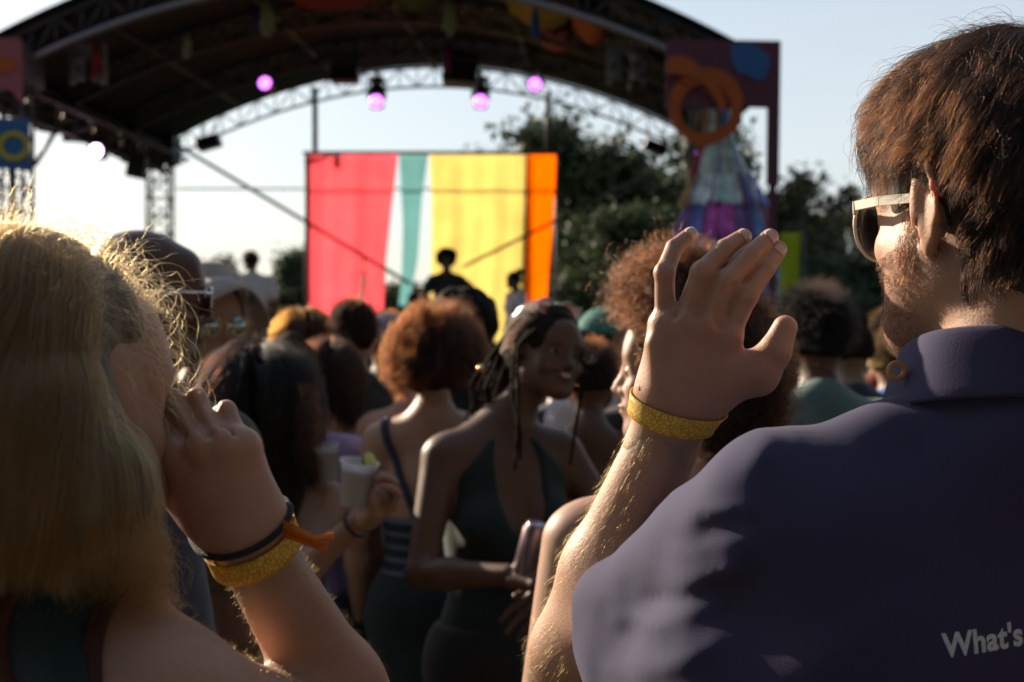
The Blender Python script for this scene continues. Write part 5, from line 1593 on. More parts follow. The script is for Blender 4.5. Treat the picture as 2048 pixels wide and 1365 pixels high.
for i, (x, Y) in enumerate(spots):
    k = int(rr.integers(0, 6)); o = protos[k] if not used[k] else copy_tree(protos[k]); used[k] = True
    hgt = rr.uniform(1.58, 1.76); s_ = hgt / 1.75
    o.location = (x, Y, 0); o.scale = (s_, s_, s_); o.rotation_euler = (0, 0, rad(rr.uniform(-40, 40)))
    who = ('short-haired person in a navy tee', 'long-haired person in a black vest', 'dark-skinned person in an olive tee', 'fair-haired person in a teal tee', 'brown-haired person in a rust tee', 'person with round afro and dark top')[k]
    px_ = 1024 + x / Y * FPX
    where = ['left of pink cloth', 'below pink cloth', 'below yellow cloth', 'below the dark trees', 'right of the plum board'][int(np.searchsorted([610, 800, 1060, 1340], px_))]
    row = 'in nearer rows' if Y < 7.6 else ('in middle rows' if Y < 9.4 else ('in farther rows' if Y < 11.2 else 'by stage edge'))
    tag(o, who + ' ' + row + ' ' + where, 'person', 'people deep in the crowd')

# people added out of view around the camera to darken the ambient light
rr = np.random.default_rng(99); back = []
while len(back) < 26:
    x, Y = rr.uniform(-3.6, 4.2), rr.uniform(-4.5, 2.2)
    if math.hypot(x, Y) < .75 or (Y > -.2 and abs(x) < .55 + .5 * max(Y, 0) + .35) or (Y > .2 and x < 0) or (x < -.6 and Y > -.9 and Y < 2.5): continue
    if x > 0 and Y > .3 and x < .95: continue
    if all((x - a) ** 2 + (Y - b) ** 2 > .5 ** 2 for a, b in back): back.append((x, Y))
for x, Y in back:
    k = int(rr.integers(0, 6)); o = copy_tree(protos[k]); s_ = rr.uniform(1.62, 1.84) / 1.75
    o.location = (x, Y, 0); o.scale = (s_, s_, s_); o.rotation_euler = (0, 0, rad(rr.uniform(-30, 30)))
    tag(o, 'person added out of view near the camera to cut ambient light', 'person', 'people added out of view')

# man added behind the fair-haired woman's hair to block sun on the purple shirt
H = Human(-.66, 1.80, 1.70, yaw=-5, skinname='tan', build=1.1)
make_person(H, 'dark-haired man added out of sight behind the fair-haired woman to block sun', .012)
garment(H, 'tee_shirt', M['navy'], 'tee', h=.012); trousers(H, M['denim'], h=.015); shoes(H); short_hair(H, 'dark', 1200, .02)

# ================================================================== THE TWO NEAREST PEOPLE
def set_arm(H, sx, sh, el, wr, hand, radii=(.055, .046, .044, .040, .030), fl=.9):
    i = 0 if sx < 0 else 1
    H.joint[sx] = (sh, el, wr); H.uparm[i] = (sh, el, radii[0])
    keepA = H.arms[3:] if i == 0 else H.arms[:3]
    mid_ = el + (wr - el) * .38
    new = [cone(sh, el, radii[0], radii[1], .04), cone(el, mid_, radii[2], radii[3], .02), cone(mid_, wr, radii[3], radii[4], .02), ell(el, radii[1] * .98, None, .015)]
    H.arms = (new + keepA) if i == 0 else (keepA + new)
    n = len(H.hands) // 2
    H.hands = (hand + H.hands[n:]) if i == 0 else (H.hands[:n] + hand)

def grads(ops, q, e=.002):
    g_ = np.stack([sdf(ops, q + np.eye(3)[i] * e) - sdf(ops, q - np.eye(3)[i] * e) for i in range(3)], 1)
    return g_ / (np.linalg.norm(g_, axis=1)[:, None] + 1e-9)

def surface_points(ops, n, sel, r_, tries=8, box=None):
    """random points on the zero surface"""
    out = []; lo, hi = box if box is not None else bounds(ops)
    lo, hi = np.array(lo), np.array(hi)
    for _ in range(40):
        q = lo + r_.random((40000, 3)) * (hi - lo); d = sdf(ops, q); q = q[np.abs(d) < .012]
        for _ in range(3): q = q - grads(ops, q) * sdf(ops, q)[:, None]
        q = q[sel(q)]; out.append(q)
        if sum(len(o) for o in out) >= n: break
    q = np.concatenate(out); q = q[r_.permutation(len(q))[:n]]
    return q, grads(ops, q)

def wristband(c, d, rx, ry, w, parent, name, mats, side=None, th=.0012, n=72, tilt=0, wob=.0006):
    """band round a wrist: c centre, d axis, rx/ry radii"""
    d = d / np.linalg.norm(d); a = np.cross(d, (0, 1, 0)); a /= np.linalg.norm(a); b = np.cross(d, a)
    vs = []
    for i in range(n):
        t = 2 * math.pi * i / n
        o = a * math.cos(t) * rx + b * math.sin(t) * ry; u = o / np.linalg.norm(o); sh = d * tilt * math.cos(t) + d * wob * math.sin(t * 5)
        for s in (-1, -.45, .45, 1):
            vs.append(c + o + sh + d * s * w / 2)
        for s in (1, -1): vs.append(c + o + u * th + sh + d * s * w / 2)
    fs = []; m = 6
    for i in range(n):
        j = (i + 1) % n; A, B_ = i * m, j * m
        fs += [(A, B_, B_ + 1, A + 1), (A + 1, B_ + 1, B_ + 2, A + 2), (A + 2, B_ + 2, B_ + 3, A + 3), (A + 3, B_ + 3, B_ + 4, A + 4), (A + 4, B_ + 4, B_ + 5, A + 5), (A + 5, B_ + 5, B_, A)]
    return mesh_obj(name, vs, fs, mats, parent, True)

def ring_on(ops, c, d, gap=.0012, n=72):
    """points round the surface of ops in the plane through c across d"""
    d = d / np.linalg.norm(d); a = np.cross(d, (0, 1, 0)); a /= np.linalg.norm(a); b = np.cross(d, a)
    t = np.linspace(0, 2 * math.pi, n, endpoint=False); u = np.cos(t)[:, None] * a + np.sin(t)[:, None] * b
    lo, hi = np.full(n, .008), np.full(n, .07)
    for _ in range(24):
        m = (lo + hi) / 2; ins = sdf(ops, c + u * m[:, None]) < gap
        lo = np.where(ins, m, lo); hi = np.where(ins, hi, m)
    r = lo
    for _ in range(3): r = np.maximum(r, (np.roll(r, 1) + np.roll(r, -1)) / 2)
    return c + u * r[:, None], u, d

def wrap_band(ops, c, d, w, parent, name, m, gap=.0012, th=.0012):
    n = 72; rings = []
    for s_ in (-1, -.4, .4, 1):
        q, u, dd = ring_on(ops, c + d / np.linalg.norm(d) * s_ * w / 2, d, gap); rings.append((q, u))
    vs = []
    for i in range(n):
        for q, u in rings: vs.append(q[i])
        for q, u in rings[::-1]: vs.append(q[i] + u[i] * th)
    k = 8; fs = [(i * k + a, ((i + 1) % n) * k + a, ((i + 1) % n) * k + (a + 1) % k, i * k + (a + 1) % k) for i in range(n) for a in range(k)]
    return mesh_obj(name, vs, fs, m, parent, True)

def band_mat():
    m = bpy.data.materials.new('yellow_festival_band'); m.use_nodes = True
    N, L = m.node_tree.nodes, m.node_tree.links
    b = N['Principled BSDF']; b.inputs['Roughness'].default_value = .6
    tcn = N.new('ShaderNodeTexCoord')
    v = N.new('ShaderNodeTexVoronoi'); v.feature = 'DISTANCE_TO_EDGE'; v.inputs['Scale'].default_value = 260
    v2 = N.new('ShaderNodeTexVoronoi'); v2.inputs['Scale'].default_value = 260
    r = N.new('ShaderNodeValToRGB'); r.color_ramp.elements[0].position = .06; r.color_ramp.elements[0].color = (.72, .36, .04, 1)
    r.color_ramp.elements[1].position = .16; r.color_ramp.elements[1].color = (.88, .70, .12, 1)
    r2 = N.new('ShaderNodeValToRGB'); r2.color_ramp.elements[0].position = .12; r2.color_ramp.elements[0].color = (.60, .60, .14, 1)
    r2.color_ramp.elements[1].position = .3; r2.color_ramp.elements[1].color = (1, 1, 1, 1)
    mx = N.new('ShaderNodeMixRGB'); mx.blend_type = 'MULTIPLY'; mx.inputs[0].default_value = .8
    L.new(tcn.outputs['Object'], v.inputs['Vector']); L.new(tcn.outputs['Object'], v2.inputs['Vector']); L.new(v.outputs['Distance'], r.inputs[0]); L.new(v2.outputs['Distance'], r2.inputs[0])
    L.new(r.outputs[0], mx.inputs[1]); L.new(r2.outputs[0], mx.inputs[2]); L.new(mx.outputs[0], b.inputs['Base Color'])
    tr = N.new('ShaderNodeBsdfTranslucent'); L.new(mx.outputs[0], tr.inputs[0]); ms = N.new('ShaderNodeMixShader'); ms.inputs[0].default_value = .3
    L.new(b.outputs[0], ms.inputs[1]); L.new(tr.outputs[0], ms.inputs[2]); L.new(ms.outputs[0], N['Material Output'].inputs[0])
    bn = N.new('ShaderNodeBump'); bn.inputs['Strength'].default_value = .3; bn.inputs['Distance'].default_value = .0006; L.new(v.outputs['Distance'], bn.inputs['Height']); L.new(bn.outputs[0], b.inputs['Normal'])
    return m
M['band'] = band_mat()
M['orangeband'] = mat('orange_band_tail', (.75, .22, .01), .6, transl=.4)
HMB = hair_mat('sandy_brown_hair', .87, .05, .34)
HMbeard = hair_mat('brown_beard_hair', .86, .2, .3)
HMA = hair_mat('fair_hair', .27, .22, .34)
HMF = hair_mat('fine_body_hair', .35, .5, .3)

# ------------------------------------------------------------------ bearded man at right, arm raised
B_ = Human(XY(2000, 1.11), 1.11, 1.825, yaw=6, headyaw=31, headpitch=-4, build=1.0, skinname='fair', hy=.0)
shift = P(1990, 418, 1.12) - B_.hc
for S_ in B_.head + B_.neckops[:1]:
    for q in ('c', 'a', 'b'):
        if q in S_ and not (S_ is B_.neckops[0] and q == 'b'): S_[q] = (S_[q] + shift).astype(np.float32)
B_.hc = B_.hc + shift
for sx in (-1, 1):
    B_.head.insert(6, cone(B_.hc + B_.Rh @ np.array((sx * .050, .030, -.035)), B_.hc + B_.Rh @ np.array((sx * .034, .058, -.088)), .024, .024, .02))
# leave the standard face opening but thicken the neck at the back
B_.neckops += [cone(B_.hc + B_.Rh @ np.array((0, -.045, -.05)), P(2020, 760, 1.10), .052, .058, .03)]
Yh = 1.215
hp = lambda x, y, dy=0: P(x, y, Yh + dy)
W = hp(1358, 800, .015)
mcpL = [hp(1452, 672, .000), hp(1408, 652, -.004), hp(1368, 645, -.002), hp(1331, 652, .006)]
pipL = [hp(1491, 592, -.006), hp(1453, 563, -.014), hp(1404, 546, -.012), hp(1329, 546, -.004)]
dipL = [hp(1529, 537, .004), hp(1502, 510, -.002), hp(1449, 499, .002), hp(1349, 496, .012)]
tipL = [hp(1556, 500, .016), hp(1540, 475, .014), hp(1487, 474, .018), hp(1381, 469, .026)]
th = [hp(1432, 762, .012), hp(1514, 747, .008), hp(1549, 705, .004), hp(1570, 656, .006)]
bnB = np.array((-.10, -.97, .2))
handB = hand_chain(W, mcpL, pipL, dipL, tipL, th, bnB, 1.17, .0150, fr=(.0088, .0084, .0081, .0072), knuckle=.0046)
# knuckle wrinkles, wrist tendons, creases between metacarpals
handB += [cone(hp(1372, 745, -.012), hp(1384, 668, -.014), .0025, .003, .012), cone(hp(1318, 770, -.004), hp(1312, 690, -.004), .007, .008, .012)]
handB += [cone(W, W + (P(1165, 1300, 1.31) - W) * .19, .0312, .0325, .02, n=bnB, f=.86)]
elB = P(1166, 1306, 1.315); shB = P(1545, 1012, 1.085)
set_arm(B_, -1, shB, elB, W + (elB - W) / np.linalg.norm(elB - W) * .036, handB, (.045, .042, .048, .045, .0300))
rootB = empty('person', B_.base, 'bearded fair man in purple shirt raising a yellow-banded hand, nearest at right', 'person')
B_.root = rootB
armops = B_.arms[:4]
v1 = mesh_sdf(B_.torso + B_.legs + B_.neckops + B_.arms[4:] + B_.head + B_.arms[:4], .0048)
v2 = mesh_sdf(handB, .0015, smooth=1)
n = len(B_.hands) // 2
v3 = mesh_sdf(B_.hands[-19:] if False else hand_template(B_.joint[1][2], B_.joint[1][2] - B_.joint[1][1], B_.Rb @ np.array((1, .15, .1)), 1, (20, 25, 15)), .004)
v, f = join(v1, v2, v3); mesh_obj('body', v, f, SK['fair'], rootB)
head_details(B_.hc, B_.Rh, B_.hs, rootB, None)
# nails on the raised hand
def nail(tip, dip, bn, r, parent, ln=.0115, roll=0):
    ax = tip - dip; ax /= np.linalg.norm(ax); b = bn - ax * (bn @ ax); b /= np.linalg.norm(b); x = np.cross(ax, b)
    if roll: b, x = b * math.cos(roll) + x * math.sin(roll), x * math.cos(roll) - b * math.sin(roll)
    c = tip - ax * r * .15; vs = []; rows, cols = 7, 9
    for i in range(rows):
        t = i / (rows - 1); u = (t - .62) * ln; wscale = min(1, .55 + 2.2 * t) * (1 - .12 * t) * min(1, (1 - t) * 3 + .55)
        for j in range(cols):
            a = (j / (cols - 1) - .5) * 2.0 * wscale
            rr_ = r * 1.045 * (1 - .25 * max(0, t - .5)) + .0003
            vs.append(c + ax * u + (b * math.cos(a) + x * math.sin(a)) * rr_ - b * (.10 * r * t * t))
    o = mesh_obj('fingernail', vs, [(i * cols + j, i * cols + j + 1, (i + 1) * cols + j + 1, (i + 1) * cols + j) for i in range(rows - 1) for j in range(cols - 1)], M['nail'], parent)
    o.modifiers.new('t', 'SOLIDIFY').thickness = .0005
for k, r in ((0, .0084), (1, .0080), (2, .0077), (3, .0069)): nail(tipL[k], dipL[k], bnB, r, rootB, roll=(.25 if k else .1))
nail(th[3], th[2], np.array((.75, -.66, .1)), .0105, rootB, .014)
da = (elB - W) / np.linalg.norm(elB - W)
bdir = da + np.array((.10, 0, .04)); wrap_band(B_.arms[:4] + handB, W + da * .012, bdir, .0175, rootB, 'wristband', M['band'])
mb = MB(); q = hp(1284, 772, .004); 
mb.box(q, (.004, .003, .010), rotm(0, 0, 25)); o = mb.build('band_clasp', M['orangeband'], rootB); o.modifiers.new('b', 'BEVEL').width = .0012

# shirt
M['shirt'] = mat('purple_jersey', (.046, .043, .092), .85, noise=.07, nscale=5, bump=.12, bscale=900, sheen=.08, spec=.15)
tk = .014
shirt = inflate(B_.torso, tk)
slv_end = shB + (elB - shB) * .76
axis = (elB - shB) / np.linalg.norm(elB - shB)
shirt += [cone(P(1960, 805, 1.075), P(1760, 912, 1.075), .036, .034, .02), cone(P(1760, 912, 1.075), P(1590, 985, 1.08), .034, .042, .02),
          cone(shB, slv_end, .0560, .0500, .02), cone(P(1545, 1020, 1.085), P(1450, 1340, 1.12), .050, .058, .02), cone(P(1700, 1110, 1.075), P(1640, 1400, 1.075), .07, .08, .03),
          cone(slv_end - axis * .02, P(1370, 1440, 1.18), .048, .055, .02), cone(P(1290, 1330, 1.21), P(1420, 1360, 1.14), .050, .055, .03), cone(P(1400, 1420, 1.15), P(1490, 1375, 1.09), .058, .062, .03)]
shR, elR, _w = B_.joint[1]; shirt += [cone(shR, shR + (elR - shR) * .62, .060, .058, .03)]
def fold(p0, p1, r, k=.018, op='u'): return cone(p0, p1, r, r * .4, k, op)
def on(px, py, Y, dy=0): return P(px, py, Y + dy)
FOLDS = [((1365, 1005, 1.14), (1470, 1000, 1.09), .0038, .0055), ((1335, 1075, 1.16), (1455, 1050, 1.11), .0042, .006), ((1290, 1150, 1.19), (1430, 1105, 1.13), .0040, .006),
         ((1225, 1215, 1.22), (1400, 1165, 1.14), .0042, .006), ((1215, 1305, 1.22), (1390, 1235, 1.15), .0035, .006), ((1600, 870, 1.06), (1700, 905, 1.04), .0025, .008),
         ((1520, 880, 1.08), (1490, 925, 1.07), .005, .008),
         ((1352, 990, 1.16), (1330, 1062, 1.18), .007, .011), ((1300, 1120, 1.18), (1410, 1100, 1.13), .008, .011), ((1320, 1085, 1.16), (1450, 1040, 1.10), -.006, .009),
         ((1410, 1100, 1.12), (1520, 1040, 1.08), .004, .014), ((1240, 1135, 1.2), (1262, 1180, 1.18), -.009, .008), ((1262, 1180, 1.18), (1330, 1205, 1.14), -.006, .009),
         ((1200, 1188, 1.2), (1335, 1222, 1.14), .007, .012), ((1240, 1270, 1.18), (1420, 1262, 1.12), .004, .016), ((1330, 1300, 1.14), (1500, 1240, 1.09), -.005, .018),
         ((1534, 1340, 1.08), (1757, 1191, 1.04), .006, .018), ((1500, 1290, 1.08), (1720, 1130, 1.04), -.004, .020), ((1640, 1390, 1.06), (1860, 1300, 1.03), .005, .016),
         ((1480, 930, 1.1), (1560, 1180, 1.06), -.004, .020), ((1700, 960, 1.06), (1990, 1010, 1.02), .003, .02), ((1790, 800, 1.1), (1900, 830, 1.06), -.003, .012)]
def shirt_disp(p):
    a = axis.astype(np.float32); rel = p - shB.astype(np.float32)
    t = rel @ a
    w = np.exp(-((rel[:, 0] + .05) ** 2 + (rel[:, 2]) ** 2) / .035)
    ang = np.arctan2(rel @ np.array((0, 1, 0), np.float32), rel @ np.cross(a, (0, 1, 0)).astype(np.float32))
    f1 = np.sin(t * 62 + 2.2 * np.sin(ang * 1.5) + 1.3 * snoise(p, 14, 5, 1)) * (.5 + .5 * snoise(p, 17, 8, 1))
    ext = np.zeros(len(p), np.float32)
    for (x0, y0, Y0), (x1, y1, Y1), amp, w_ in FOLDS:
        A2, B2 = P(x0, y0, Y0)[[0, 2]].astype(np.float32), P(x1, y1, Y1)[[0, 2]].astype(np.float32); pa = p[:, [0, 2]] - A2; ba = B2 - A2
        tt = np.clip(pa @ ba / (ba @ ba), 0, 1); dd = ((pa - tt[:, None] * ba) ** 2).sum(1)
        w_ = w_ * 1.25; amp = amp * (.8 if amp > 0 else .35)
        ext -= amp * np.exp(-dd / w_ ** 2) * (.55 + .45 * np.sin(math.pi * np.clip(tt, .12, .88)))
    q = p * np.array((1.0, 1.0, .42), np.float32)
    f2 = snoise(q, 24, 9, 2); f3 = snoise(p @ rotm(0, 0, 38).astype(np.float32) * np.array((.3, .6, 1.5), np.float32), 17, 12, 2)
    return (.0006 * f2 + .0012 * f3 + ext).astype(np.float32)
shirt += [off(fn=shirt_disp)]
shirt += [plane(P(1206, 1288, 1.285), axis + np.array((-.1, .0, .28)), k=.006)]
shirt += [cone(P(2003, 765, 1.105), P(1985, 560, 1.115), .060, .058, .006, 's')]
shirt += [plane(B_.B(0, 0, .88), (0, 0, -1), k=.006), cone(slv_end + axis * .004, elB + axis * .1, .0500, .054, .006, 's')]
v, f = mesh_sdf(shirt, .0042, smooth=2); so = mesh_obj('shirt', v, f, M['shirt'], rootB)
# cuff hem as a rolled edge
# folded collar
nc = P(2003, 762, 1.10); Rc = rotm(6, -12, 3)
prof = [(.0690, -.012), (.0685, .022), (.0700, .030), (.0740, .030), (.0800, .018), (.0880, -.010), (.0950, -.027), (.0925, -.031), (.0840, -.012), (.0740, .010)]
n = 72; vs = []
for (r, z) in prof:
    for i in range(n):
        a = 2 * math.pi * i / n; fr_ = 1 + .015 * math.sin(a * 3 + z * 60) + .012 * math.sin(a * 7 + 1)
        dz_ = -.014 * max(0, math.sin(a)) * (1 if r > .08 else .6)
        vs.append(nc + Rc @ np.array((r * fr_ * math.cos(a), r * fr_ * .93 * math.sin(a), z + dz_)))
K_ = len(prof)
fs = [(j * n + i, j * n + (i + 1) % n, ((j + 1) % K_) * n + (i + 1) % n, ((j + 1) % K_) * n + i) for j in range(K_) for i in range(n)]
o = mesh_obj('collar', vs, fs, M['shirt'], rootB); ss = o.modifiers.new('s', 'SUBSURF'); ss.levels = ss.render_levels = 1
# shoulder seam and sleeve hem stitching
def seam(pts, r, name, parent, m):
    pts = np.array(pts); t = np.linspace(0, 1, 60); tt = np.linspace(0, 1, len(pts)); q = np.stack([np.interp(t, tt, pts[:, i]) for i in range(3)], 1)
    for _ in range(4): q[1:-1] = (q[:-2] + 2 * q[1:-1] + q[2:]) / 4
    for _ in range(4): q = q - grads(shirt, q) * sdf(shirt, q)[:, None]
    mb = MB(); mb.tube(q, r, 6); return mb.build(name, m, parent, True)
# trousers, shoes
trousers(B_, M['denim']); shoes(B_)
# lettering on the back
fc = bpy.data.curves.new('lettering', 'FONT'); fc.body = "What's"; fc.size = .0192; fc.space_character = 1.04; fc.offset = .0006
to = bpy.data.objects.new('lettering_source', fc); COL.objects.link(to)
bpy.context.view_layer.update()
tm = bpy.data.meshes.new_from_object(to.evaluated_get(bpy.context.evaluated_depsgraph_get())); bpy.data.objects.remove(to)
import bmesh
bm = bmesh.new(); bm.from_mesh(tm); bmesh.ops.triangulate(bm, faces=bm.faces)
bmesh.ops.subdivide_edges(bm, edges=[e for e in bm.edges if e.calc_length() > .003], cuts=2, use_grid_fill=False); bmesh.ops.triangulate(bm, faces=bm.faces)
LY = .97
org = P(1886, 1313, LY); ca, sa = math.cos(rad(7.5)), math.sin(rad(7.5))
sv = np.array([tuple(v_) for v_ in (so.data.vertices[i].co for i in range(0))]) if False else None
bvh = BVHTree.FromObject(so, bpy.context.evaluated_depsgraph_get()) if False else None
smv = np.zeros(len(so.data.vertices) * 3); so.data.vertices.foreach_get('co', smv); smv = smv.reshape(-1, 3) + wloc(so)
bvh = BVHTree.FromPolygons([tuple(q) for q in smv], [tuple(p.vertices) for p in so.data.polygons])
o_ = Vector((0, 0, CAMZ)); hh = bvh.ray_cast(o_, (Vector(P(1960, 1290, 1.)) - o_).normalized()); LY = hh[0].y if hh[0] is not None else .97
org = P(1886, 1313, LY)
lv = []
for v_ in bm.verts:
    x_, z_ = v_.co.x * 1.0, v_.co.y * 1.12
    w_ = Vector((org[0] + x_ * ca - z_ * sa * .0, .6, org[2] + x_ * sa + z_ * ca))
    hit = bvh.ray_cast(w_, Vector((0, 1, 0)))
    yy = (hit[0].y if hit[0] is not None else 1.02) - .0005
    lv.append((w_.x, yy, w_.z))
M['print'] = mat('pale_print', (.55, .58, .62), .7, noise=.12, nscale=300)
lt = mesh_obj('lettering', lv, [tuple(v_.index for v_ in f_.verts) for f_ in bm.faces], M['print'], so, smooth=False); bm.free()

# hair, beard, glasses
c, R, s = B_.hc, B_.Rh, B_.hs
T = lambda a, b, c_: c + R @ (np.array((a, b, c_)) * s)
hm = [ell(T(0, -.018, .040), np.array((.084, .103, .093)), R, .01), ell(T(0, -.052, -.01), np.array((.074, .064, .064)), R, .02), ell(T(0, .040, .092), np.array((.058, .050, .032)), R, .03), ell(T(0, -.062, -.058), np.array((.058, .042, .045)), R, .02),
      ell(T(0, .135, -.03), np.array((.10, .085, .095)), R, .02, 's'), plane(T(0, -.05, -.086), -R[:, 2] + R[:, 1] * .5, k=.012)]
for sx in (-1, 1): hm += [ell(T(sx * .088, .018, -.028), np.array((.024, .036, .040)), R, .012, 's')]
hm += [off(fn=lambda p: (.004 * snoise(p, 60, 11, 3)).astype(np.float32))]
v, f = mesh_sdf(hm, .004)
HBB = mat('sandy_hair_mass', (.040, .026, .014), .7, noise=.4, nscale=90, bump=.8, bscale=260, stretch=(1, 1, .25))
hv = mesh_obj('hair', v, f, HBB, rootB)
rr = np.random.default_rng(5)
collB = hm[:4]
def comb_dir(loc):
    """flow of the hair in head space: back falls down, top sweeps forward and to the left"""
    x, y, z = loc[:, 0], loc[:, 1], loc[:, 2]
    cr = np.array((.01, -.06, .12)); d = np.stack([x - cr[0], y - cr[1], (z - cr[2]) * 1.0], 1); d /= np.linalg.norm(d, axis=1)[:, None] + 1e-9
    fwd = np.clip((y + .01) / .05, 0, 1)[:, None]; left = np.clip(-x / .06, 0, 1)[:, None]
    return d * 1.0 + fwd * np.array((-.5, .9, -.25)) + left * np.array((-.1, .4, -.5)) + np.array((0, 0, -.25))
def b_patch(n, sel, length, K, name, r=.00015, m=HMB, parent=hv, **kw):
    p, nn, d = scalp_points(n, sel, rr, c, R, s, 1.10)
    loc_ = (p - c) @ R
    cb = comb_dir(loc_); nl = nn @ R; cb = cb - nl * (cb * nl).sum(1)[:, None]; cb /= np.linalg.norm(cb, axis=1)[:, None]
    L_ = np.minimum(np.minimum(length * (.5 + .5 * np.clip(loc_[:, 2] / .085, 0, 1)), np.maximum(loc_[:, 2] + .10, .010) * 1.15), np.where(loc_[:, 1] > .02, np.maximum((loc_[:, 2] - .004) * .95, .012), 1.))
    S = grow(p, nn, rr, L_, K=K, comb=cb @ R.T, **kw)
    S = drop(S, c, R, s, lambda x, y, z: ((y > .055) & (z < .012)) | ((y > -.030) & (y < .035) & (z < .020) & (np.abs(x) > .05)) | ((y >= .03) & (z < -.004)) | (z < -.115))
    return hair_obj(name, S, m, parent, r)
hl = lambda d: hairline(d, .30, -.62, -.12)
b_patch(19000, hl, .074, 15, 'hair_strands', r=.00015, comb_w=1.9, grav=.12, wild=.24, cling=.5, lift=rr.uniform(.002, .016, 19000), coll=collB, keep=.0015, clump=300, clump_w=.62, curl=.0042, curl_f=.8, lenvar=.4)
b_patch(9000, lambda d: hl(d) & (d[:, 1] > -.25), .042, 12, 'fringe_strands', r=.00015, comb_w=1.3, grav=.14, wild=.30, cling=.4, lift=rr.uniform(.002, .018, 9000), coll=collB, keep=.001, clump=320, clump_w=.75, curl=.004, curl_f=1.3, lenvar=.5)
b_patch(900, lambda d: hl(d), .045, 12, 'stray_strands', r=.00011, comb_w=.8, grav=.10, wild=.7, coll=collB, cling=.2, lift=.016, clump=0, curl=.003, curl_f=1.0, lenvar=.7)
b_patch(3200, lambda d: hl(d) & (d[:, 2] > -.3), .055, 14, 'tousled_strands', r=.00014, comb_w=.9, grav=.12, wild=.55, coll=collB, cling=.25, lift=rr.uniform(.010, .030, 3200), clump=85, clump_w=.85, curl=.004, curl_f=.8, lenvar=.4)
p, nn, d = scalp_points(4200, lambda d: (d[:, 1] < -.15) & (d[:, 2] < -.35) & (d[:, 2] > -.85), rr, c, R, s, 1.10)
S = grow(p, nn * .5, rr, .030, K=12, comb=np.tile(-R[:, 2], (len(p), 1)), comb_w=1.0, grav=.2, wild=.25, coll=hm[:4] + B_.neckops, keep=.001, cling=.5, lift=rr.uniform(.002, .010, len(p)), clump=110, clump_w=.6, curl=.002, curl_f=1)
hair_obj('nape_strands', S, HMB, hv, .00014)
# beard and jaw stubble
hd = B_.head
def jaw_sel(q):
    l = (q - c) @ R / s
    return (np.abs(l[:, 0]) < .078) & (l[:, 1] > -.012) & (l[:, 2] < -.028 - np.clip((l[:, 1] - .04) * .25, -.02, .03)) & (l[:, 2] > -.125) & (np.abs(l[:, 0]) > .014 + .0 * l[:, 0]) | ((l[:, 2] < -.072) & (l[:, 1] > .02) & (l[:, 2] > -.13))
box = (c - .13, c + .13)
q, g_ = surface_points(hd, 10000, jaw_sel, rr, box=box)
S = grow(q - g_ * .001, g_, rr, .0055, K=5, comb=np.tile(R @ np.array((0, .1, -1.)), (len(q), 1)), comb_w=.9, grav=.1, wild=.55, curl=.0008, curl_f=.8)
hair_obj('beard', S, HMbeard, rootB, .00013)
q, g_ = surface_points(hd, 1500, lambda q: (lambda l: (l[:, 1] > .014) & (l[:, 1] < .034) & (l[:, 2] > -.05) & (l[:, 2] < .02) & (np.abs(l[:, 0]) > .05))((q - c) @ R / s), rr, box=box)
S = grow(q - g_ * .001, g_, rr, .014, K=5, comb=np.tile(R @ np.array((0, .2, -1.)), (len(q), 1)), comb_w=1.2, grav=.1, wild=.35); S = S[:700]; hair_obj('sideburn', S, HMbeard, rootB, .00012)

M['paleframe'] = mat('cream_acetate', (.78, .72, .62), .25, spec=.6)
gl = glasses(c, R, s, rootB, M['paleframe'], M['glassdark'], lw=.027, lh=.027, temple_w=.0075, fy=.099)
# fine hair on the forearm
ao = B_.arms[:4]
q, g_ = surface_points(ao, 1300, lambda q: (sdf(shirt, q) > .008) & (q[:, 2] < W[2] - .03) & (q[:, 2] > elB[2] - .03) & (q[:, 0] < W[0] + .05), rr, box=(np.minimum(elB, W) - .07, np.maximum(elB, W) + .07))
S = grow(q, g_, rr, .011, K=5, comb=np.tile(da, (len(q), 1)) * -0 + np.tile(da, (len(q), 1)), comb_w=.9, wild=.35, grav=.05, curl=.0006, curl_f=.6); hair_obj('arm_hair', S, HMF, rootB, .00006)
# drawstring loop / badge at his collar
mb = MB(); q = P(1795, 742, 1.07); mb.tube([q + np.array((.006 * math.cos(t), .002, .006 * math.sin(t))) for t in np.linspace(0, 6.28, 19)], .0022, 6, cap=False)
mb.build('collar_ring', mat('tan_leather', (.45, .22, .07), .5), rootB, True)

# ------------------------------------------------------------------ fair-haired woman at left, hand to her face
A_ = Human(-.325, .97, 1.700, yaw=-38, headyaw=-46, headpitch=-3, fem=True, skinname='rosy', build=1.0, shrug=.015)
shift = P(66, 806, .95) - A_.hc
for S_ in A_.head + A_.neckops[:1]:
    for q in ('c', 'a', 'b'):
        if q in S_ and not (S_ is A_.neckops[0] and q == 'b'): S_[q] = (S_[q] + shift).astype(np.float32)
A_.hc = A_.hc + shift
Yq = .985
hq = lambda x, y, dy=0: P(x, y, Yq + dy)
WA = hq(482, 1050, .01)
mcpA = [hq(352, 905, -.010), hq(402, 893, -.016), hq(448, 890, -.014), hq(486, 895, -.004)]
pipA = [hq(292, 812, .010), hq(340, 800, .004), hq(392, 800, .002), hq(452, 822, .008)]
dipA = [hq(262, 830, .040), hq(306, 815, .038), hq(362, 818, .036), hq(424, 836, .034)]
tipA = [hq(262, 872, .050), hq(300, 850, .052), hq(350, 855, .050), hq(408, 862, .046)]
thA = [hq(404, 1010, .020), hq(330, 950, .022), hq(288, 905, .022), hq(262, 862, .022)]
bnA = np.array((.18, -.93, .30))
handA = hand_chain(WA, mcpA, pipA, dipA, tipA, thA, bnA, .95, .0150, fr=(.0084, .0081, .0078, .0071), knuckle=.0036)
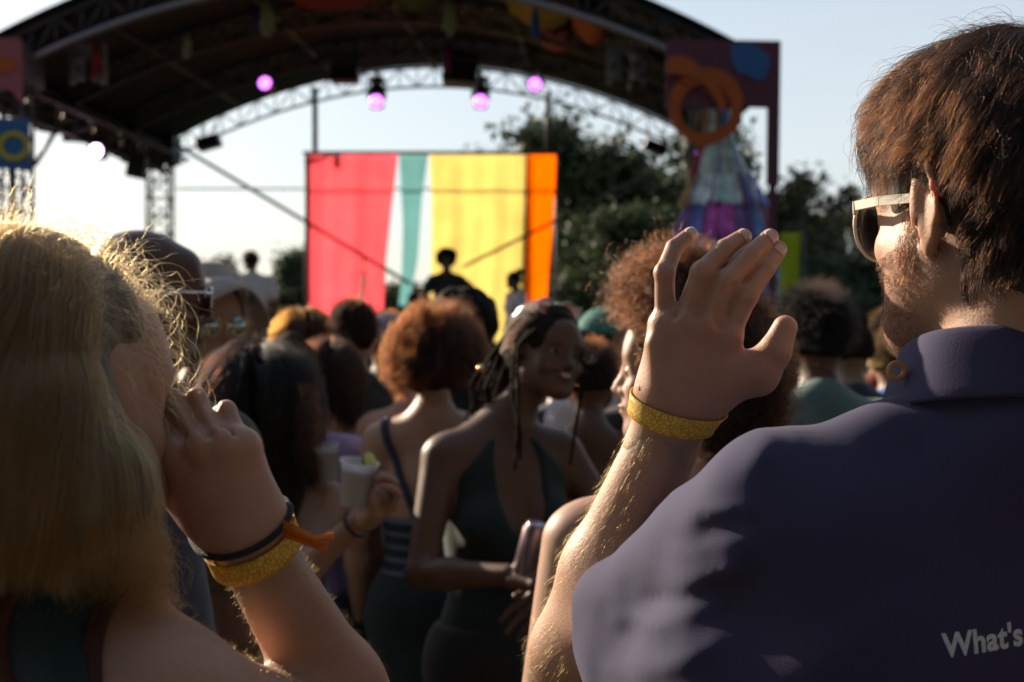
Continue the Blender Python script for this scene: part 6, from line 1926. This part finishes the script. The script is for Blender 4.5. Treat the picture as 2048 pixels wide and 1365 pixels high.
elA = P(748, 1520, 1.12); shA = P(285, 1452, .90)
handA += [cone(WA, WA + (elA - WA) * .20, .0262, .0275, .02, n=bnA, f=.88)]
set_arm(A_, 1, shA, elA, WA + (elA - WA) / np.linalg.norm(elA - WA) * .030, handA, (.058, .043, .040, .036, .0262))
rootA = empty('person', A_.base, 'fair-haired woman in dark teal vest raising her hand to her face, nearest at left', 'person')
A_.root = rootA
A_.torso += [cone(P(60, 1345, .96), P(280, 1440, .90), .055, .055, .03), cone(P(60, 1300, .97), P(100, 1600, .97), .09, .11, .06)]
v1 = mesh_sdf(A_.torso + A_.legs + A_.neckops + A_.arms + A_.head, .0048)
v2 = mesh_sdf(handA, .0019)
v3 = mesh_sdf(hand_template(A_.joint[-1][2], A_.joint[-1][2] - A_.joint[-1][1], A_.Rb @ np.array((-1, .15, .1)), -1, (20, 25, 15), .94), .004)
v, f = join(v1, v2, v3); mesh_obj('body', v, f, SK['rosy'], rootA)
head_details(A_.hc, A_.Rh, A_.hs, rootA, None)
M['teald'] = mat('dark_teal_rib', (.008, .030, .034), .85, noise=.1, nscale=40, bump=.3, bscale=400, sheen=.15); M['trim'] = mat('dark_red_trim', (.05, .014, .010), .8, noise=.1)
o = inflate(A_.torso, .007) + [plane(A_.B(0, 0, 1.27), (0, 0, 1)), plane(A_.B(0, 0, .94), (0, 0, -1))]
v, f = mesh_sdf(o, .009); mesh_obj('vest', v, f, M['teald'], rootA); trousers(A_, M['denim']); shoes(A_)
ops_ = A_.torso + A_.neckops + A_.arms
sp = [P(40, 1700, .80), P(58, 1450, .80), P(92, 1280, .86), P(140, 1195, .92), P(150, 1180, .98), P(160, 1260, 1.06)]
strap(A_, sp, .050, M['teald'], 'strap', ops=ops_, off_=.003)
off_l = [p + np.array((-.030, 0, 0)) for p in sp]; off_r = [p + np.array((.030, 0, 0)) for p in sp]
strap(A_, off_r, .011, M['trim'], 'strap_trim', ops=ops_, off_=.0045); strap(A_, off_l, .011, M['trim'], 'strap_trim', ops=ops_, off_=.0045)
strap(A_, [A_.B(-.10, -.14, 1.24), A_.B(-.105, -.06, 1.42), A_.B(-.10, .06, 1.40), A_.B(-.09, .12, 1.25)], .05, M['teald'], 'strap', ops=ops_)
dA = (elA - WA) / np.linalg.norm(elA - WA)
wrap_band(A_.arms[-4:] + handA, WA + dA * .018, dA + np.array((-.06, 0, .05)), .0165, rootA, 'wristband', M['band'])
aa = np.cross(dA, (0, 1, 0)); aa /= np.linalg.norm(aa); bb = np.cross(dA, aa)
qr, _, _ = ring_on(A_.arms[-4:] + handA, WA + dA * .0025, dA + np.array((-.06, 0, .05)), .001); mb = MB(); mb.tube(list(qr) + [qr[0]], .0024, 8, cap=False); mb.build('wrist_cord', M['black'], rootA, True)
# tail of the band
t0 = P(567, 1052, .975); tails = []
for dz_, e in ((0, P(668, 1073, .97)), (-.004, P(655, 1098, .965))):
    pts = [t0 + (0, 0, dz_), P(602, 1066, .97) + np.array((0, 0, dz_)), P(632, 1080, .968) + np.array((0, 0, dz_)), e]; vs = []
    for i, p in enumerate(pts):
        tw = .3 + i * .5; w_ = (.0042, .0036, .0034, .0040)[i]
        u = np.array((-.15, math.sin(tw) * .7, math.cos(tw * .6))); u /= np.linalg.norm(u); vs += [p - u * w_, p + u * w_]
    o = mesh_obj('band_tail', vs, [(0, 1, 3, 2), (2, 3, 5, 4), (4, 5, 7, 6)], M['orangeband'], rootA); o.modifiers.new('t', 'SOLIDIFY').thickness = .0006
# long fair hair
c, R, s = A_.hc, A_.Rh, A_.hs
T = lambda a, b, c_: c + R @ (np.array((a, b, c_)) * s)
hm = [ell(T(0, -.016, .034), np.array((.083, .104, .093)) * s, R, .01), ell(T(0, -.045, -.03), np.array((.082, .070, .09)) * s, R, .03),
      cone(T(-.01, -.045, -.02), P(45, 930, .90), .068, .056, .03), cone(T(.02, -.035, -.07), P(212, 990, .87), .040, .030, .02), cone(P(85, 900, .89), P(150, 975, .88), .055, .045, .03),
      ell(T(0, .125, -.05), np.array((.085, .090, .14)), R, .02, 's'), ell(T(.085, .062, -.035), np.array((.055, .046, .085)), R, .012, 's')]
hmA = hm + [off(fn=lambda p: (.0030 * snoise(p * np.array((1, 1, .12), np.float32), 110, 4, 2) + .002 * snoise(p * np.array((1, 1, .3), np.float32), 40, 6, 2)).astype(np.float32))]
v, f = mesh_sdf(hmA, .0045)
HBA = mat('fair_hair_mass', (.16, .13, .085), .6, noise=.3, nscale=140, bump=.6, bscale=300, stretch=(1, 1, .06), transl=.15)
hv = mesh_obj('hair', v, f, HBA, rootA)
rr = np.random.default_rng(15)
ca_ = hm[:5]
p, nn, d = scalp_points(15000, lambda d: hairline(d, .35, -.5, -.15), rr, c, R, s, 1.10)
loc_ = (p - c) @ R
part = R @ np.array((0, -.9, -.1)); side = (R[:, 0][None] * np.sign(d[:, :1]) * .4) + part[None]
faceA = lambda x, y, z: (y > .022) & (z < .012 + .0) & (x > -.02) | (y > .022 + .9 * (z + .0)) & (y > .03) & (x > .02) & (z < .035)
zend = P(0, 1195, .88)[2]; LA = np.maximum(p[:, 2] - zend, .03) * 1.06 + .015
S = grow(p, nn * .35 + side, rr, LA, K=26, grav=.40, wild=.05, coll=ca_ , keep=.0012, clump=170, clump_w=.6, curl=.0055, curl_f=1.3, lenvar=.18, cling=.35, lift=rr.uniform(.002, .022, len(p)))
S = drop(S, c, R, s, faceA)
hair_obj('hair_strands', S, HMA, hv, .00014)
# lit flyaways round the face side and crown
p, nn, d = scalp_points(750, lambda d: (hairline(d, .2, -.3, -.3)) & (d[:, 1] > -.35), rr, c, R, s, 1.12)
S = grow(p, nn + R[:, 1][None] * .25, rr, .032, K=14, grav=.10, wild=.55, clump=0, curl=.003, curl_f=1.0, lenvar=.9, frizz=.0002); hair_obj('flyaway_strands', S, HMA, hv, .00010)
p, nn, d = scalp_points(200, lambda d: (d[:, 1] > .15) & (d[:, 2] > -.2) & (d[:, 0] > -.6), rr, c, R, s, 1.12)
S = grow(p, nn + R[:, 1][None] * .3, rr, .065, K=20, grav=.25, wild=.3, clump=60, clump_w=.5, curl=.005, curl_f=1.3, lenvar=.6); hair_obj('loose_strands', S, HMA, hv, .00012)
# ends that spill over the shoulder
e0 = np.stack([rr.uniform(120, 335, 1500), rr.uniform(1040, 1120, 1500)], 1)
p = np.stack([P(a, b, .90 + rr.uniform(-.03, .03)) for a, b in e0]); nn = np.tile(np.array((.15, -.2, -1.)), (len(p), 1))
S = grow(p, nn, rr, .042, K=14, grav=.25, wild=.35, clump=150, clump_w=.6, curl=.006, curl_f=1.3, lenvar=.6, coll=A_.torso + A_.arms, keep=.001); hair_obj('hair_ends', S, HMA, hv, .00014)
q, g_ = surface_points(A_.arms[-4:], 1600, lambda q: q[:, 2] > 1.30, rr, box=(np.minimum(elA, WA) - .07, np.maximum(elA, WA) + .07))
S = grow(q, g_, rr, .006, K=4, comb=np.tile(dA, (len(q), 1)), comb_w=.9, wild=.4, grav=.05); hair_obj('arm_hair', S, HMF, rootA, .00005)
q, g_ = surface_points(A_.torso + A_.arms, 1500, lambda q: (q[:, 2] > 1.36) & (q[:, 0] > -.3), rr, box=(shA - .14, shA + .16))
S = grow(q, g_, rr, .005, K=4, wild=.5, grav=.05); hair_obj('shoulder_down', S, HMF, rootA, .00005)
